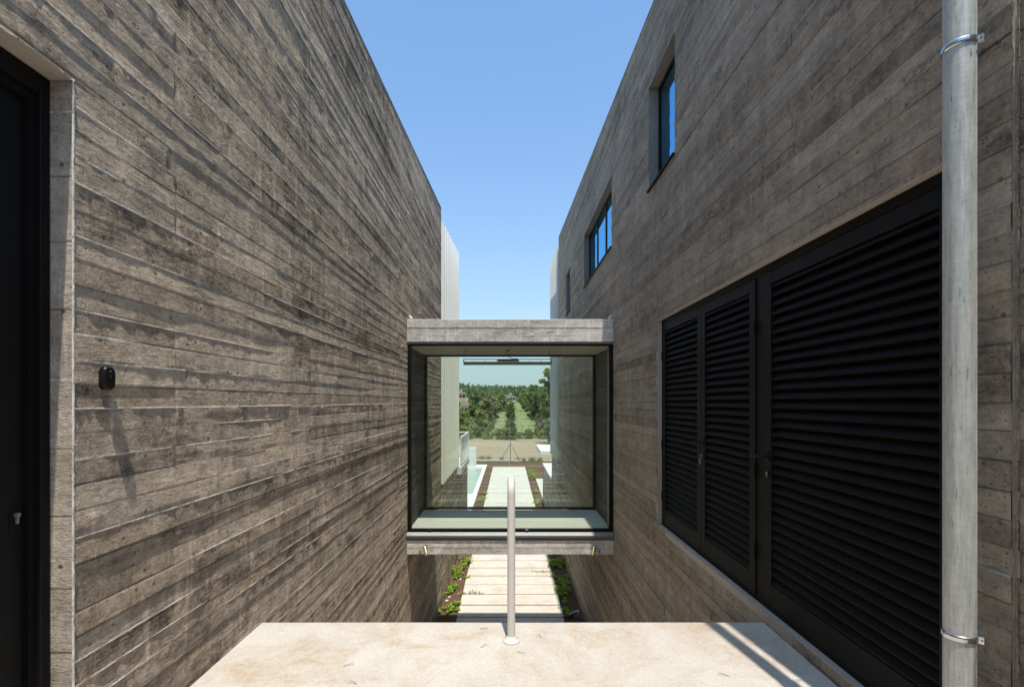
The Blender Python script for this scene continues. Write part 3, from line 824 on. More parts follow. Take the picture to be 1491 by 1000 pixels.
# brass spotlights on the lower beam
def beam_spot(x, tilt, label):
    s = thing('beam_spotlight', label, 'spotlight', (x, YB0 - 0.065, -2.42), 0, 'brass spotlights on the lower beam')
    Mx = Matrix.Rotation(tilt, 4, 'Y') @ Matrix.Rotation(R(-12), 4, 'X')
    f = MB(); f.lathe([(0.020, 0.075), (0.026, 0.070), (0.027, -0.05), (0.031, -0.055), (0.031, -0.085), (0.026, -0.085)], (0, 0, 0), 20); f.xform(Mx); f.build('body', M['brass'], s)
    f = MB(); f.lathe([(0.012, 0.076), (0.010, 0.10), (0.004, 0.105)], (0, 0, 0), 12); f.xform(Mx); f.build('end_cap', M['chrome'], s)
    f = MB(); f.tube([(0, 0.0, 0.055), (0, 0.062, 0.055)], 0.006, 10); f.tube([(0, 0.050, 0.055), (0, 0.062, 0.055)], 0.022, 16); f.build('bracket', M['chrome'], s)
    sg = -1 if tilt > 0 else 1
    sg = -1 if x < 0 else 1
    f = MB(); f.tube([(0, 0, 0.10), (0.03 * sg, 0.01, 0.075), (0.05 * sg, 0.03, 0.02), (0.05 * sg, 0.05, -0.03), (0.10 * sg, 0.056, -0.045), (0.12 * sg, 0.058, -0.02)], 0.004, 8); f.build('cable', M['wire'], s)
    f = MB(); f.box(0.105 * sg - 0.014, 0.105 * sg + 0.014, 0.050, 0.0630, -0.065, -0.005, 0.002); f.build('junction_box', M['lamp_grey'], s)
    return s
beam_spot(-1.352, R(-14), 'small brass spotlight on the lower bridge beam near the left house')
beam_spot(1.385, R(12), 'small brass spotlight on the lower bridge beam near the right house')

# small white fittings on top of the roof beam
def roof_spot(x, label, sg):
    s = thing('roof_spotlight', label, 'spotlight', (x, YB0 + 0.04, ZT1 + 0.0135), 0, 'small white spotlights on the bridge roof')
    f = MB(); f.lathe([(0.022, 0), (0.022, 0.008), (0.006, 0.010), (0.006, 0.03)], (0, 0, 0), 14); f.build('base', M['white_plastic'], s)
    f = MB(); f.tube([(0.028 * sg, -0.02, 0.02), (-0.02 * sg, 0.0, 0.055)], [0.020, 0.017], 14); f.build('head', M['white_plastic'], s)
roof_spot(XL + 0.05, 'tiny white spotlight on the bridge roof beside the left house', 1)
roof_spot(XR - 0.05, 'tiny white spotlight on the bridge roof beside the right house', -1)

# ================================================================== LANDING, STAIRS
YLE = 3.275
nx, ny = 140, 60
f = MB(); vs = []; fs = []
rs = np.random.RandomState(3)
for j in range(ny + 1):
    for i in range(nx + 1):
        x = XL + 0.004 + (XR - XL - 0.008) * i / nx; y = -2.4 + (YLE - 0.006 + 2.4) * j / ny
        vs.append((x, y, ZL + 0.0012 * math.sin(3 * x + 1.3 * y) * math.sin(2.1 * y) - 0.00))
for j in range(ny):
    for i in range(nx):
        a = j * (nx + 1) + i; fs.append((a, a + 1, a + nx + 2, a + nx + 1))
f.add(vs, fs, True)
edge = vs[-(nx + 1):]
rag = [abs(rs.normal()) * 0.003 + (0.012 if rs.rand() < 0.06 else 0) for _ in edge]
f.add([e for e in edge] + [(e[0], YLE - r, e[2] - 0.006) for e, r in zip(edge, rag)] + [(e[0], YLE - r * .5, ZL - 0.2) for e, r in zip(edge, rag)],
      [(i, i + 1, i + nx + 2, i + nx + 1) for i in range(nx)] + [(i + nx + 1, i + nx + 2, i + 2 * nx + 3, i + 2 * nx + 2) for i in range(nx)])
ld = f.build('landing', M['landing'], None); tag(ld, kind='structure')
f = MB(); nst = 21; ris = (ZL - G) / nst; trd = 0.255
for k in range(1, nst):
    f.box(XL + 0.012, XR - 0.012, YLE + (k - 1) * trd - 0.001, YLE + k * trd, G - 0.3, ZL - k * ris, 0.004)
f.box(XL + 0.012, XR - 0.012, 1.0, YLE - 0.012, G, ZL - 0.21)
tag(f.build('stairs', M['slab'], None), kind='structure')
f = MB()
for k in range(4):
    f.box(-4.5, 4.5, -2.4 - 0.36 * (k + 1), -2.4 - 0.36 * k - 0.002, ZL - 0.3, ZL + 0.165 * (k + 1), 0.004)
tag(f.build('upper_steps', M['slab'], None), kind='structure')
f = MB(); f.box(-9, 9, -14, -2.4 - 1.442, ZL - 0.4, ZL + 0.655); tag(f.build('forecourt', M['body'], None), kind='structure')
f = MB(); f.box(-12, 12, -9.3, -9.0, ZL + 0.5, 3.5, 0.01); f.build('sky_blocking_wall', M['body'], None)  # unseen wall added to block bright sky from the glass reflection
tag(COL.objects['sky_blocking_wall'], 'unseen grey concrete wall added across the forecourt to keep sky out of the bridge glass', 'wall')

# ================================================================== HANDRAIL
HR = thing('handrail', 'cream tubular steel handrail standing on a round flange at the landing edge', 'handrail', (0.017, 3.02, ZL))
rr = 0.0245
slope = ris / trd
f = MB()
pts = [(0, 0, 0.0)]
zt = 0.985
ang = math.atan(slope)
Rb = 0.075
# post up, then a bend over into the rail that runs down the stairs
pts = [(0, 0, 0.004), (0, 0, 0.3), (0, 0, 0.6), (0, 0, zt - Rb)]
tot = math.pi / 2 + ang
for i in range(1, 13):
    a = tot * i / 12
    pts.append((0, Rb * (1 - math.cos(a)), zt - Rb + Rb * math.sin(a)))
last = pts[-1]
f.tube(pts, rr, 24); f.build('post', M['rail'], HR)
f = MB(); Lr = 4.8
f.tube([last, (0, last[1] + Lr, last[2] - Lr * slope)], rr, 24); f.build('rail', M['rail'], HR)
f = MB(); ye = last[1] + Lr - 0.3; f.tube([(0, ye, last[2] - (ye - last[1]) * slope), (0, ye, ZL * 0 + (G + 0.02 - ZL) + 0.1)], rr * 0.9, 16); f.build('lower_post', M['rail'], HR)
f = MB(); f.lathe([(0.056, 0.0), (0.056, 0.006), (0.050, 0.012), (0.031, 0.016), (0.0275, 0.03), (0.0246, 0.031)], (0, 0, 0.0012), 32); f.build('flange', M['rail'], HR)

# ================================================================== DOWNPIPE
PX, PY, PR = 1.62, 1.737, 0.0462
DP = thing('downpipe', 'galvanised round steel downpipe clamped to the right wall', 'downpipe', (PX, PY, ZL))
f = MB()
zs = np.linspace(0.002, 5.9, 60)
v = []; fc = []; nn = 40
for z in zs:
    for k in range(nn):
        t = 2 * math.pi * k / nn
        v.append((PR * math.cos(t), PR * math.sin(t), z))
for i in range(len(zs) - 1):
    for k in range(nn):
        k2 = (k + 1) % nn; fc.append((i * nn + k, i * nn + k2, (i + 1) * nn + k2, (i + 1) * nn + k))
f.add(v, fc, True)
# lock seam running up the pipe
sa = R(-62); cx, cy = PR * math.cos(sa), PR * math.sin(sa)
f.tube([(cx, cy, 0.0), (cx, cy, 5.9)], 0.0022, 8)
f.build('pipe', M['galv'], DP)
def clamp(z, rot):
    c = empty('clamp', (0, 0, z), rot); c.parent = DP
    f = MB(); hb = 0.0115
    n = 40; ro, ri = PR + 0.0045, PR + 0.0006
    v = []; q = []
    for k in range(n + 1):
        t = R(8) + (2 * math.pi - R(16)) * k / n
        for (r, h) in ((ri, -hb), (ro, -hb * 0.8), (ro + 0.0012, -hb * 0.35), (ro + 0.0012, hb * 0.35), (ro, hb * 0.8), (ri, hb)):
            v.append((r * math.cos(t), r * math.sin(t), h))
    for k in range(n):
        for j in range(5): q.append((k * 6 + j, k * 6 + j + 1, (k + 1) * 6 + j + 1, (k + 1) * 6 + j))
    f.add(v, q)
    f.box(PR - 0.002, PR + 0.019, 0.004, 0.0068, -hb, hb, 0.001); f.box(PR - 0.002, PR + 0.019, -0.0068, -0.004, -hb, hb, 0.001)
    f.build('band', M['chrome'], c)
    f = MB(); f.tube([(PR + 0.0125, -0.017, 0), (PR + 0.0125, 0.013, 0)], 0.0026, 10); f.tube([(PR + 0.0125, -0.0105, 0), (PR + 0.0125, -0.0068, 0)], 0.005, 6); f.tube([(PR + 0.0125, 0.0068, 0), (PR + 0.0125, 0.0105, 0)], 0.005, 6)
    f.build('bolt', M['chrome'], c)
    # stud into the wall, drawn in the pipe's frame
    f = MB(); f.tube([(PR * 0.7, PR * 0.75, 0), (XR - PX + 0.02, PR * 0.75 + 0.012, 0)], 0.004, 10); f.tube([(XR - PX - 0.008, PR * 0.75 + 0.01, 0), (XR - PX + 0.004, PR * 0.75 + 0.012, 0)], 0.009, 10)
    f.xform(Matrix.Rotation(-rot, 4, 'Z')); f.build('wall_stud', M['chrome'], c)
clamp(1.272 - ZL, R(-52)); clamp(-0.835 - ZL, R(-50))

# ================================================================== DOORBELL
DB = thing('video_doorbell', 'small black rounded doorbell unit on the left concrete wall', 'doorbell', (XL, 2.0, 0.098))
f = MB(); n = 36
prof = [(1.0, 0.0), (1.0, 0.018), (0.94, 0.024), (0.82, 0.0265)]
v = []; q = []
for (s, d) in prof:
    for k in range(n):
        t = 2 * math.pi * k / n
        cy = math.copysign(abs(math.cos(t)) ** 0.7, math.cos(t)) * 0.029; cz = math.copysign(abs(math.sin(t)) ** 0.55, math.sin(t)) * 0.049
        v.append((d, cy * s, cz * s))
for i in range(len(prof) - 1):
    for k in range(n):
        k2 = (k + 1) % n; q.append((i * n + k, i * n + k2, (i + 1) * n + k2, (i + 1) * n + k))
q.append(tuple(range((len(prof) - 1) * n, len(prof) * n)))
f.add(v, q, False); f.build('body', M['plastic'], DB)
f = MB(); f.tube([(0.0262, 0, 0.008), (0.0276, 0, 0.008)], 0.003, 12); f.build('lens', M['chrome'], DB)
f = MB(); f.box(0.0262, 0.0272, -0.006, 0.006, 0.026, 0.031); f.build('sensor_window', M['lamp_grey'], DB)

# ================================================================== GROUND AND PATH
def smooth(a, b, x):
    t = max(0.0, min(1.0, (x - a) / (b - a))); return t * t * (3 - 2 * t)
def gz(x, y):
    if y <= 66: return G
    z = G + (y - 66) / (260 - 66) * (-G - 0.15) if y < 260 else -0.15 + 9.5 * smooth(260, 520, y)
    z += (7.5 * smooth(-15, -95, x) + 2.0 * smooth(30, 120, x)) * smooth(200, 480, y)
    z += 0.25 * math.sin(x * 0.13) * math.sin(y * 0.09) * smooth(66, 90, y)
    return z - 0.6 * smooth(800, 4000, y) * 20
xs = [-4000, -1500, -600, -300, -200] + list(np.arange(-150, 151, 6)) + [200, 300, 600, 1500, 4000]
yys = [-200, -40, 2.0] + list(np.arange(6, 66, 6)) + list(np.arange(66, 270, 6)) + list(np.arange(270, 620, 16)) + [800, 1200, 2000, 4000]
yys = sorted(set(float(y) for y in yys))
v = [(x, y, gz(x, y)) for y in yys for x in xs]; nxg = len(xs)
q = [(j * nxg + i, j * nxg + i + 1, (j + 1) * nxg + i + 1, (j + 1) * nxg + i) for j in range(len(yys) - 1) for i in range(nxg - 1)]
f = MB(); f.add(v, q, True); tag(f.build('ground', M['ground'], None), kind='structure')
f = MB(); y = 8.6; k = 0
while y < 37.2:
    f.box(-1.20 + random.uniform(-.008, .008), 1.28 + random.uniform(-.008, .008), y, y + 0.615, G - 0.05, G + 0.055 + random.uniform(-.004, .004), 0.008); y += 0.668
tag(f.build('path', M['slab'], None), kind='structure')
f = MB()   # pale kerb at the end of the garden
for i in range(8):
    x0 = -4.0 + i * 1.5
    f.box(x0, x0 + 1.49, 41.5 - 0.07 * i, 41.7 - 0.07 * i, G - 0.05, G + 0.10, 0.01)
tag(f.build('kerb', M['white'], None), kind='structure')

# pool and paving to the left
f = MB()
f.box(-9, -1.70, 20.2, 26.3, G - 0.05, G + 0.06, 0.006)
f.box(-1.96, -1.71, 26.303, 38.6, G - 0.05, G + 0.062, 0.006)
f.box(-9, -1.963, 36.6, 38.6, G - 0.05, G + 0.06, 0.006)
tag(f.build('poolside', M['white'], None), kind='structure')
f = MB(); f.quad((-9, 26.3, G + 0.02), (-1.95, 26.3, G + 0.02), (-1.95, 36.6, G + 0.02), (-9, 36.6, G + 0.02)); tag(f.build('pool_water', M['water'], None), kind='structure')
f = MB(); f.box(-4.2, -2.48, 36.95, 37.35, G + 0.062, -3.50, 0.012); o = f.build('pool_wall', M['white'], None)
tag(o, 'low white rendered wall standing at the far end of the pool', 'wall')
# right: garden wall with white coping, paving, slab in the field
GW = thing('garden_wall', 'dark concrete garden wall with white coping beyond the right house', 'wall', (0, 0, 0))
board_wall('wall', M['wall_r'], GW, (XR, 0, 0), (0, 1, 0), (-1, 0, 0), 19.42, 24.4, G - 0.05, -3.16, None, [], seed=51, step=lambda y: 0.2, sd=0.002, fin=0.3)
f = MB(); f.box(XR + 0.016, 6, 19.42, 24.39, G, -3.17); f.build('core', M['body'], GW)
f = MB(); f.box(XR - 0.01, 6, 19.42, 24.42, -3.158, -3.08, 0.006); f.build('coping', M['white'], GW)
f = MB(); f.box(1.77, 5, 24.5, 31.5, G - 0.05, G + 0.06, 0.006); tag(f.build('side_paving', M['slab'], None), kind='structure')
f = MB(); f.box(3.07, 8.5, 46.6, 53.4, G - 0.05, G + 0.33, 0.02); o = f.build('concrete_slab', M['white'], None); tag(o, 'low white concrete slab lying in the bare field', 'slab')

# ================================================================== FENCE
FN = thing('wire_fence', 'thin wire fence with a braced steel post across the end of the garden', 'fence', (0.15, 40.9, G))
f = MB(); f.tube([(0, 0, 0), (0, 0, 1.75)], 0.035, 12); f.build('post', M['fence'], FN)
for sx in (-1, 1):
    f = MB(); f.tube([(0.02 * sx, 0, 1.5), (0.85 * sx, 0, 0.0)], 0.022, 10); f.build('brace', M['fence'], FN)
for sx in (-1, 1):
    f = MB(); f.tube([(4.0 * sx, 0, 0), (4.0 * sx, 0, 1.75)], 0.03, 10); f.build('post', M['fence'], FN)
for z in (0.25, 0.75, 1.25, 1.68):
    f = MB(); f.tube([(-8, 0, z), (8, 0, z)], 0.006, 6); f.build('wire', M['fence'], FN)

# ================================================================== PLANTS
def leaf_quads(mb, c, r, n, size, rs, flat=0.0, gravity=0.0):
    for _ in range(n):
        while True:
            p = rs.uniform(-1, 1, 3)
            if np.dot(p, p) < 1: break
        p = p * (0.55 + 0.45 * rs.rand())
        ctr = Vector((c[0] + p[0] * r[0], c[1] + p[1] * r[1], c[2] + p[2] * r[2]))
        nrm = Vector((rs.normal(), rs.normal(), rs.normal() + flat)).normalized()
        a = nrm.orthogonal().normalized(); a.rotate(Matrix.Rotation(rs.uniform(0, 6.28), 3, nrm)); b = nrm.cross(a)
        s = size * rs.uniform(0.55, 1.35)
        mb.add([ctr - a * s, ctr - b * s * 0.55 + nrm * s * 0.15, ctr + a * s, ctr + b * s * 0.55 + nrm * s * 0.15], [(0, 1, 2, 3)])

def ivy_leaf(mb, p, d, nrm, s):
    d = d.normalized(); nrm = (nrm - d * nrm.dot(d)).normalized(); b = nrm.cross(d)
    pr = [(0, 0), (0.15, 0.42), (0.45, 0.52), (0.62, 0.30), (1.0, 0.0), (0.62, -0.30), (0.45, -0.52), (0.15, -0.42)]
    mb.add([p + d * (x * s) + b * (y * s) + nrm * (s * 0.18 * (abs(y) - 0.3 * x)) for x, y in pr], [tuple(range(8))])

def ivy(label, loc, seed, nv=6, length=0.7, spread=0.32, climb=None, group='leafy plants in the planting strips beside the path', size=0.066):
    rs = np.random.RandomState(seed)
    t = thing('creeping_plant', label, 'plant', loc, 0, group)
    st = MB(); lv = MB()
    for k in range(nv):
        p = Vector((rs.uniform(-.1, .1), rs.uniform(-.12, .12), 0.0)); a = rs.uniform(0, 6.28)
        d = Vector((math.cos(a) * spread / 0.32 * 0.5, math.sin(a), rs.uniform(0.6, 1.3))).normalized()
        pts = [p.copy()]; L = length * rs.uniform(0.5, 1.15); m = 9
        for i in range(m):
            d = (d + Vector((rs.normal() * .25, rs.normal() * .25, -0.22 + rs.normal() * .12))).normalized()
            p = p + d * (L / m)
            if p.z < 0.03: p.z = 0.03 + rs.rand() * .02
            p.x = max(-spread, min(spread, p.x)); pts.append(p.copy())
            for _ in range(3):
                dd = Vector((rs.normal(), rs.normal(), rs.normal() * .4 + .1))
                ivy_leaf(lv, p + Vector((rs.normal() * .03, rs.normal() * .03, rs.rand() * .05)), dd, Vector((rs.normal() * .5, rs.normal() * .5 - 0.2, 1)), size * rs.uniform(.6, 1.25))
        st.tube(pts, [0.006 - 0.0004 * i for i in range(len(pts))], 6)
    if climb:   # a runner up the wall or out over the paving
        p = Vector((0, 0, 0.05)); tgt = Vector(climb); pts = [p.copy()]
        for i in range(1, 15):
            q = p.lerp(tgt, i / 14) + Vector((rs.normal() * .012, rs.normal() * .035, rs.normal() * .012)); pts.append(q)
            for _ in range(3):
                ivy_leaf(lv, q + Vector((rs.normal() * .015, rs.normal() * .03, rs.normal() * .02)), Vector((rs.normal() * .3, rs.normal(), rs.normal())), Vector((-math.copysign(1, loc[0]) * 1.2, -.6, .7)), size * .7 * rs.uniform(.6, 1.2))
        st.tube(pts, 0.004, 6)
    st.build('stem', M['stem'], t); lv.build('foliage', M['leaf_ivy'], t)
    return t
gz0 = G + 0.005
PL_L = [(-1.45, 11.75, 1, 7, 0.75, None), (-1.44, 12.9, 2, 8, 0.8, (-0.2, 0.25, 1.3)), (-1.42, 14.0, 3, 9, 0.85, None), (-1.42, 15.2, 4, 7, 0.8, (-0.22, 0.1, 1.0)),
        (-1.40, 16.8, 5, 7, 0.7, None), (-1.40, 18.4, 6, 6, 0.7, None), (-1.38, 24.6, 7, 7, 0.75, None), (-1.40, 26.4, 8, 5, 0.6, None)]
lab_L = ['bright leafy plant nearest the stairs in the left planting strip', 'leafy plant with a runner climbing the left wall, second in the left strip',
         'dense leafy plant in the middle of the left strip before the bridge shade ends', 'leafy plant with a short climbing runner against the left wall',
         'leafy plant seen just under the bridge beam, left strip', 'farthest leafy plant seen below the bridge, left strip',
         'bright green clump beside the path seen low through the left of the glass', 'small clump beyond the bright one along the pool coping']
for (x, y, s, nv, L, cl), lb in zip(PL_L, lab_L): ivy(lb, (x, y, gz0), s, max(3, nv - 3), L * .8, 0.24, cl)
PL_R = [(1.50, 11.55, 21, 4, 0.5, None), (1.50, 12.7, 22, 9, 0.9, (0.21, 0.3, 1.2)), (1.47, 13.7, 23, 8, 0.8, None), (1.46, 14.9, 24, 9, 0.85, (0.25, 0.2, 0.7)),
        (1.45, 17.6, 25, 8, 0.8, None), (1.5, 19.2, 26, 6, 0.7, None), (1.45, 24.2, 27, 6, 0.6, None), (1.5, 26.8, 28, 5, 0.5, None), (1.55, 31.5, 29, 9, 0.9, None), (1.6, 33.2, 30, 9, 0.9, None)]
lab_R = ['small dark plant beside the ground spotlight at the near end of the right strip', 'tall leafy plant with a runner up the right wall',
         'spreading leafy plant in the right strip, second bushy one from the stairs', 'bushy plant beside the farther ground spotlight in the right strip',
         'leafy plant just under the bridge beam, right strip', 'last leafy plant seen under the bridge, right strip',
         'green clump at the right edge of the path seen low through the glass', 'thin clump in the right strip beside the pale paving',
         'weedy green patch right of the path, nearer of two', 'weedy green patch right of the path, farther of two']
for (x, y, s, nv, L, cl), lb in zip(PL_R, lab_R): ivy(lb, (x, y, gz0), s, max(3, nv - 2), L * .85, 0.22, cl)
# runners lying on the paving
for (x, y, s, tx, lb) in [(-1.27, 12.6, 61, 0.62, 'thin creeping runner lying out over the left side of the paving'), (-1.25, 16.6, 62, 0.35, 'short runner over the left paving edge under the beam'),
                          (1.30, 14.2, 63, -0.62, 'thin creeping runner lying out over the right side of the paving')]:
    t = thing('creeping_plant', lb, 'plant', (x, y, G + 0.06), 0, 'runners lying on the paving')
    rs = np.random.RandomState(s); st = MB(); lv = MB(); pts = []
    for i in range(16):
        q = Vector((tx * i / 15, rs.normal() * .03, 0.012 + abs(rs.normal()) * .02)); pts.append(q)
        for _ in range(2): ivy_leaf(lv, q, Vector((rs.normal(), rs.normal(), .2)), Vector((rs.normal() * .4, rs.normal() * .4, 1)), 0.05 * rs.uniform(.6, 1.2))
    st.tube(pts, 0.004, 6); st.build('stem', M['stem'], t); lv.build('foliage', M['leaf_ivy'], t)
# weeds along the kerb
rs = np.random.RandomState(77)
proto = None
WX = [(-2.3, 42.0, 1.0), (-1.7, 41.9, 1.2), (-0.6, 42.1, .7), (1.3, 41.3, .8), (2.0, 41.2, 1.1), (2.7, 41.2, .9), (3.3, 41.5, 1.0), (0.8, 41.9, .7)]
for i, (x, y, s) in enumerate(WX):
    if proto is None:
        proto = thing('grass_tuft', 'scruffy green weed tuft by the pale kerb', 'weed', (x, y, G), 0, 'weed tufts along the kerb')
        lv = MB()
        for _ in range(140):
            a = rs.uniform(0, 6.28); r = abs(rs.normal()) * .22; h = rs.uniform(.15, .5); px, py = r * math.cos(a), r * math.sin(a)
            w = .018; lx, ly = rs.normal() * .12, rs.normal() * .12
            lv.add([(px - w, py, 0), (px + w, py, 0), (px + lx, py + ly, h)], [(0, 1, 2)])
        lv.lathe([(0.30, -0.01), (0.22, 0.03), (0.02, 0.05)], (0, 0, 0), 10)
        lv.build('blades', M['grass'], proto); o = proto
    else: o = copy_tree(proto)
    o.location = (x, y, G); o.scale = (s, s, s); o.rotation_euler.z = i * 1.3

# ground spotlights and irrigation hose
def ground_spot(loc, rz, lb):
    s = thing('ground_spotlight', lb, 'spotlight', loc, rz, 'spotlights in the planting strip')
    f = MB(); f.tube([(0, 0, -.05), (0, 0, 0.12)], 0.008, 10); f.build('spike', M['wire'], s)
    f = MB(); f.tube([(-0.10, 0, 0.10), (-0.06, 0, 0.115), (0.06, 0, 0.145), (0.10, 0, 0.155)], [0.030, 0.036, 0.040, 0.043], 16); f.build('head', M['flash'], s)
    f = MB(); f.tube([(0.10, 0, 0.155), (0.135, 0, 0.163)], [0.040, 0.040], 16); f.build('lens', M['white_plastic'], s)
ground_spot((1.50, 11.25, G), R(15), 'silver ground spotlight lying in the near right planting strip')
ground_spot((1.45, 15.6, G), R(10), 'silver ground spotlight half hidden between plants farther along the right strip')
f = MB(); rs = np.random.RandomState(5)
f.tube([(1.38 + 0.02 * math.sin(i * 1.1) + rs.normal() * .006, 9.0 + i * 0.6, G + 0.02) for i in range(45)], 0.010, 8)
o = f.build('irrigation_hose', M['wire'], None); tag(o, 'thin dark irrigation hose running along the right planting strip', 'hose')
# stones on the soil of the left strip
rs = np.random.RandomState(9); sp = None
for i in range(26):
    sd_ = -1 if i % 3 else 1
    x = (rs.uniform(-1.62, -1.24) if sd_ < 0 else rs.uniform(1.32, 1.68)); y = rs.uniform(11.3, 20)
    if sp is None:
        m = MB(); n = 8
        pr = [(0.0, -.5), (.8, -.35), (1.0, 0.05), (.65, .5), (0.0, .62)]
        vv = []; qq = []
        for (r, h) in pr:
            for k in range(n):
                t = 6.283 * k / n; w = 1 + .25 * rs.normal() * .6
                vv.append((.05 * r * w * math.cos(t), .04 * r * w * math.sin(t), .035 * h))
        for a in range(4):
            for k in range(n): qq.append((a * n + k, a * n + (k + 1) % n, (a + 1) * n + (k + 1) % n, (a + 1) * n + k))
        m.add(vv, qq); o = sp = m.build('stone', M['white'], None); tag(sp, 'small pale stone lying on the soil of a planting strip', 'stone', 'pale stones on the planting strips')
    else:
        o = sp.copy(); COL.objects.link(o)
    o.location = (x, y, G + .012); s = rs.uniform(.35, .95); o.scale = (s, s, s); o.rotation_euler = (0, 0, rs.uniform(0, 6))
# pine needles on the landing
rs = np.random.RandomState(15)
def needle(x, y, rz, lb):
    f = MB(); L = 0.06
    for a in (-.16, .14):
        f.tube([(0, 0, 0.003), (L * .5 * math.cos(a), L * .5 * math.sin(a), 0.007), (L * math.cos(a * 1.3), L * math.sin(a * 1.3) + .004, 0.003)], 0.0007, 5)
    o = f.build('pine_needle', M['twig'], None); o.location = (x, y, ZL + 0.001); o.rotation_euler.z = rz
    tag(o, lb, 'pine needle', 'dry pine needles on the landing')
for a in [(-.19, 3.17, .1, 'dry pine needle lying left of the handrail near the landing edge'), (-.17, 2.93, .8, 'dry pine needle lying left of the handrail flange, nearer the camera'),
          (.05, 2.88, -.5, 'dry pine needle just in front of the handrail flange'), (.21, 3.05, 2.0, 'dry pine needle right of the handrail flange'),
          (-.93, 2.72, .5, 'dry pine needle on the left part of the landing'), (-.8, 2.55, 2.7, 'dry pine needle on the near left of the landing'),
          (1.20, 2.62, 2.6, 'dry pine needle beside the shadow of the downpipe')]: needle(*a)

# ================================================================== TREES, HOUSES, WOOD
def tree(name, label, loc, h, w, th, nclump, nleaf, ls, mat, seed, shape='round', group='trees beside the meadow', bark=True):
    rs = np.random.RandomState(seed)
    t = thing(name, label, 'tree' if name != 'bush' else 'bush', loc, 0, group)
    tr = MB(); cr = MB()
    top = h * 0.8
    pts = [(rs.normal() * .04 * h * i / 5, rs.normal() * .04 * h * i / 5, -0.1 + (top + .1) * i / 5) for i in range(6)]
    r0 = 0.022 * h
    tr.tube(pts, [r0 * (1 - .16 * i) for i in range(6)], 8)
    for c in range(nclump):
        fz = (c + rs.rand()) / nclump
        z = th + (h - th) * fz
        if shape == 'cone': rad = w * .5 * (1.0 - .82 * fz) * min(1, fz * 6 + .55)
        elif shape == 'loose': rad = w * .5 * (0.35 + .65 * math.sin(math.pi * (0.15 + .75 * fz)))
        else: rad = w * .5 * math.sqrt(max(0.05, 1 - (1.9 * fz - .85) ** 2))
        a = c * 2.4 + rs.normal() * .4; rr_ = rad * (rs.uniform(.25, .85) if shape != 'cone' else rs.uniform(.1, .5))
        p = (rr_ * math.cos(a), rr_ * math.sin(a), z)
        b = pts[min(4, int(max(0, z - .12 * h) / top * 5))]
        tr.tube([b, ((b[0] + p[0]) / 2, (b[1] + p[1]) / 2, (b[2] + p[2]) / 2 + .02 * h), p], [r0 * .4, r0 * .28, r0 * .1], 5)
        cs = (w * (.22 if nclump < 25 else .155) if shape != 'cone' else w * .26) * rs.uniform(.7, 1.25)
        leaf_quads(cr, p, (cs, cs, cs * (.75 if shape != 'cone' else 1.3)), nleaf, ls, rs, .6)
    tr.build('trunk', M['bark'], t); cr.build('crown', mat, t)
    return t

def px(p, Y, z=None):
    """photo pixel column -> x at depth Y (used only to set down far things)"""
    return (p - 740.5) / 704.0 * Y
tree('cypress_tree', 'dark upright cypress standing alone in front of the meadow', (px(743, 64.5), 64.5, G), 4.6, 2.7, 0.1, 30, 80, .16, M['leaf_dark'], 101, 'cone')
# left group
tl = [(701, 69, 4.6, 3.4, M['leaf_mid'], 'round', 'broad bright green tree left of the cypress at the near edge of the meadow'),
      (688, 78, 5.4, 3.6, M['leaf_dark'], 'round', 'dark bushy tree beside the white left screen, behind the broad bright one'),
      (708, 84, 6.4, 4.0, M['leaf_olive'], 'loose', 'olive brown thin tree at the left edge of the meadow'),
      (716, 104, 7.0, 4.2, M['leaf_olive'], 'loose', 'brownish tree farther along the left edge of the meadow'),
      (672, 74, 4.4, 3.6, M['leaf_mid'], 'round', 'light green tree beside the balcony railing'),
      (692, 112, 7.4, 5.2, M['leaf_dark'], 'round', 'tall dark tree in front of the red roofed house'),
      (706, 118, 7.5, 4.6, M['leaf_mid'], 'loose', 'loose green tree before the red roofed house'),
      (730, 150, 7.0, 4.6, M['leaf_mid'], 'round', 'green tree left of the white house at the top of the meadow'),
      (655, 90, 7.0, 5.0, M['leaf_dark'], 'round', 'dark tree behind the left fin screen')]
for i, (p, Y, h, w, m, sh, lb) in enumerate(tl):
    h *= .8
    tree('broadleaf_tree', lb, (px(p, Y), Y, gz(px(p, Y), Y) - .1), h, w, .4, 34, 42, .20 + .0012 * Y, m, 200 + i, sh)
tr_ = [(800, 58, 9.0, 3.2, M['leaf_mid'], 'loose', 'tallest tree beside the right house with an airy crown above the treeline'),
       (787, 72, 7.4, 3.6, M['leaf_dark'], 'loose', 'dark tree next to the tallest one on the right'),
       (795, 68, 5.0, 3.0, M['leaf_olive'], 'loose', 'brownish bare-stemmed tree under the tallest right tree'),
       (786, 88, 7.2, 4.0, M['leaf_olive'], 'loose', 'olive brown tree on the right edge of the meadow'),
       (777, 112, 7.6, 4.6, M['leaf_dark'], 'loose', 'dark tree farther along the right edge of the meadow'),
       (765, 150, 8.0, 5.0, M['leaf_mid'], 'round', 'green tree right of the white house at the top of the meadow'),
       (812, 70, 8.0, 4.2, M['leaf_mid'], 'round', 'green tree mostly hidden behind the right house'),
       (778, 130, 9.5, 5.0, M['leaf_dark'], 'round', 'tall dark tree behind the olive ones on the right')]
for i, (p, Y, h, w, m, sh, lb) in enumerate(tr_):
    h *= (.84 if i else 1)
    tree('broadleaf_tree', lb, (px(p, Y), Y, gz(px(p, Y), Y) - .1), h, w, .7, 36, 40, .19 + .0012 * Y, m, 300 + i, sh)
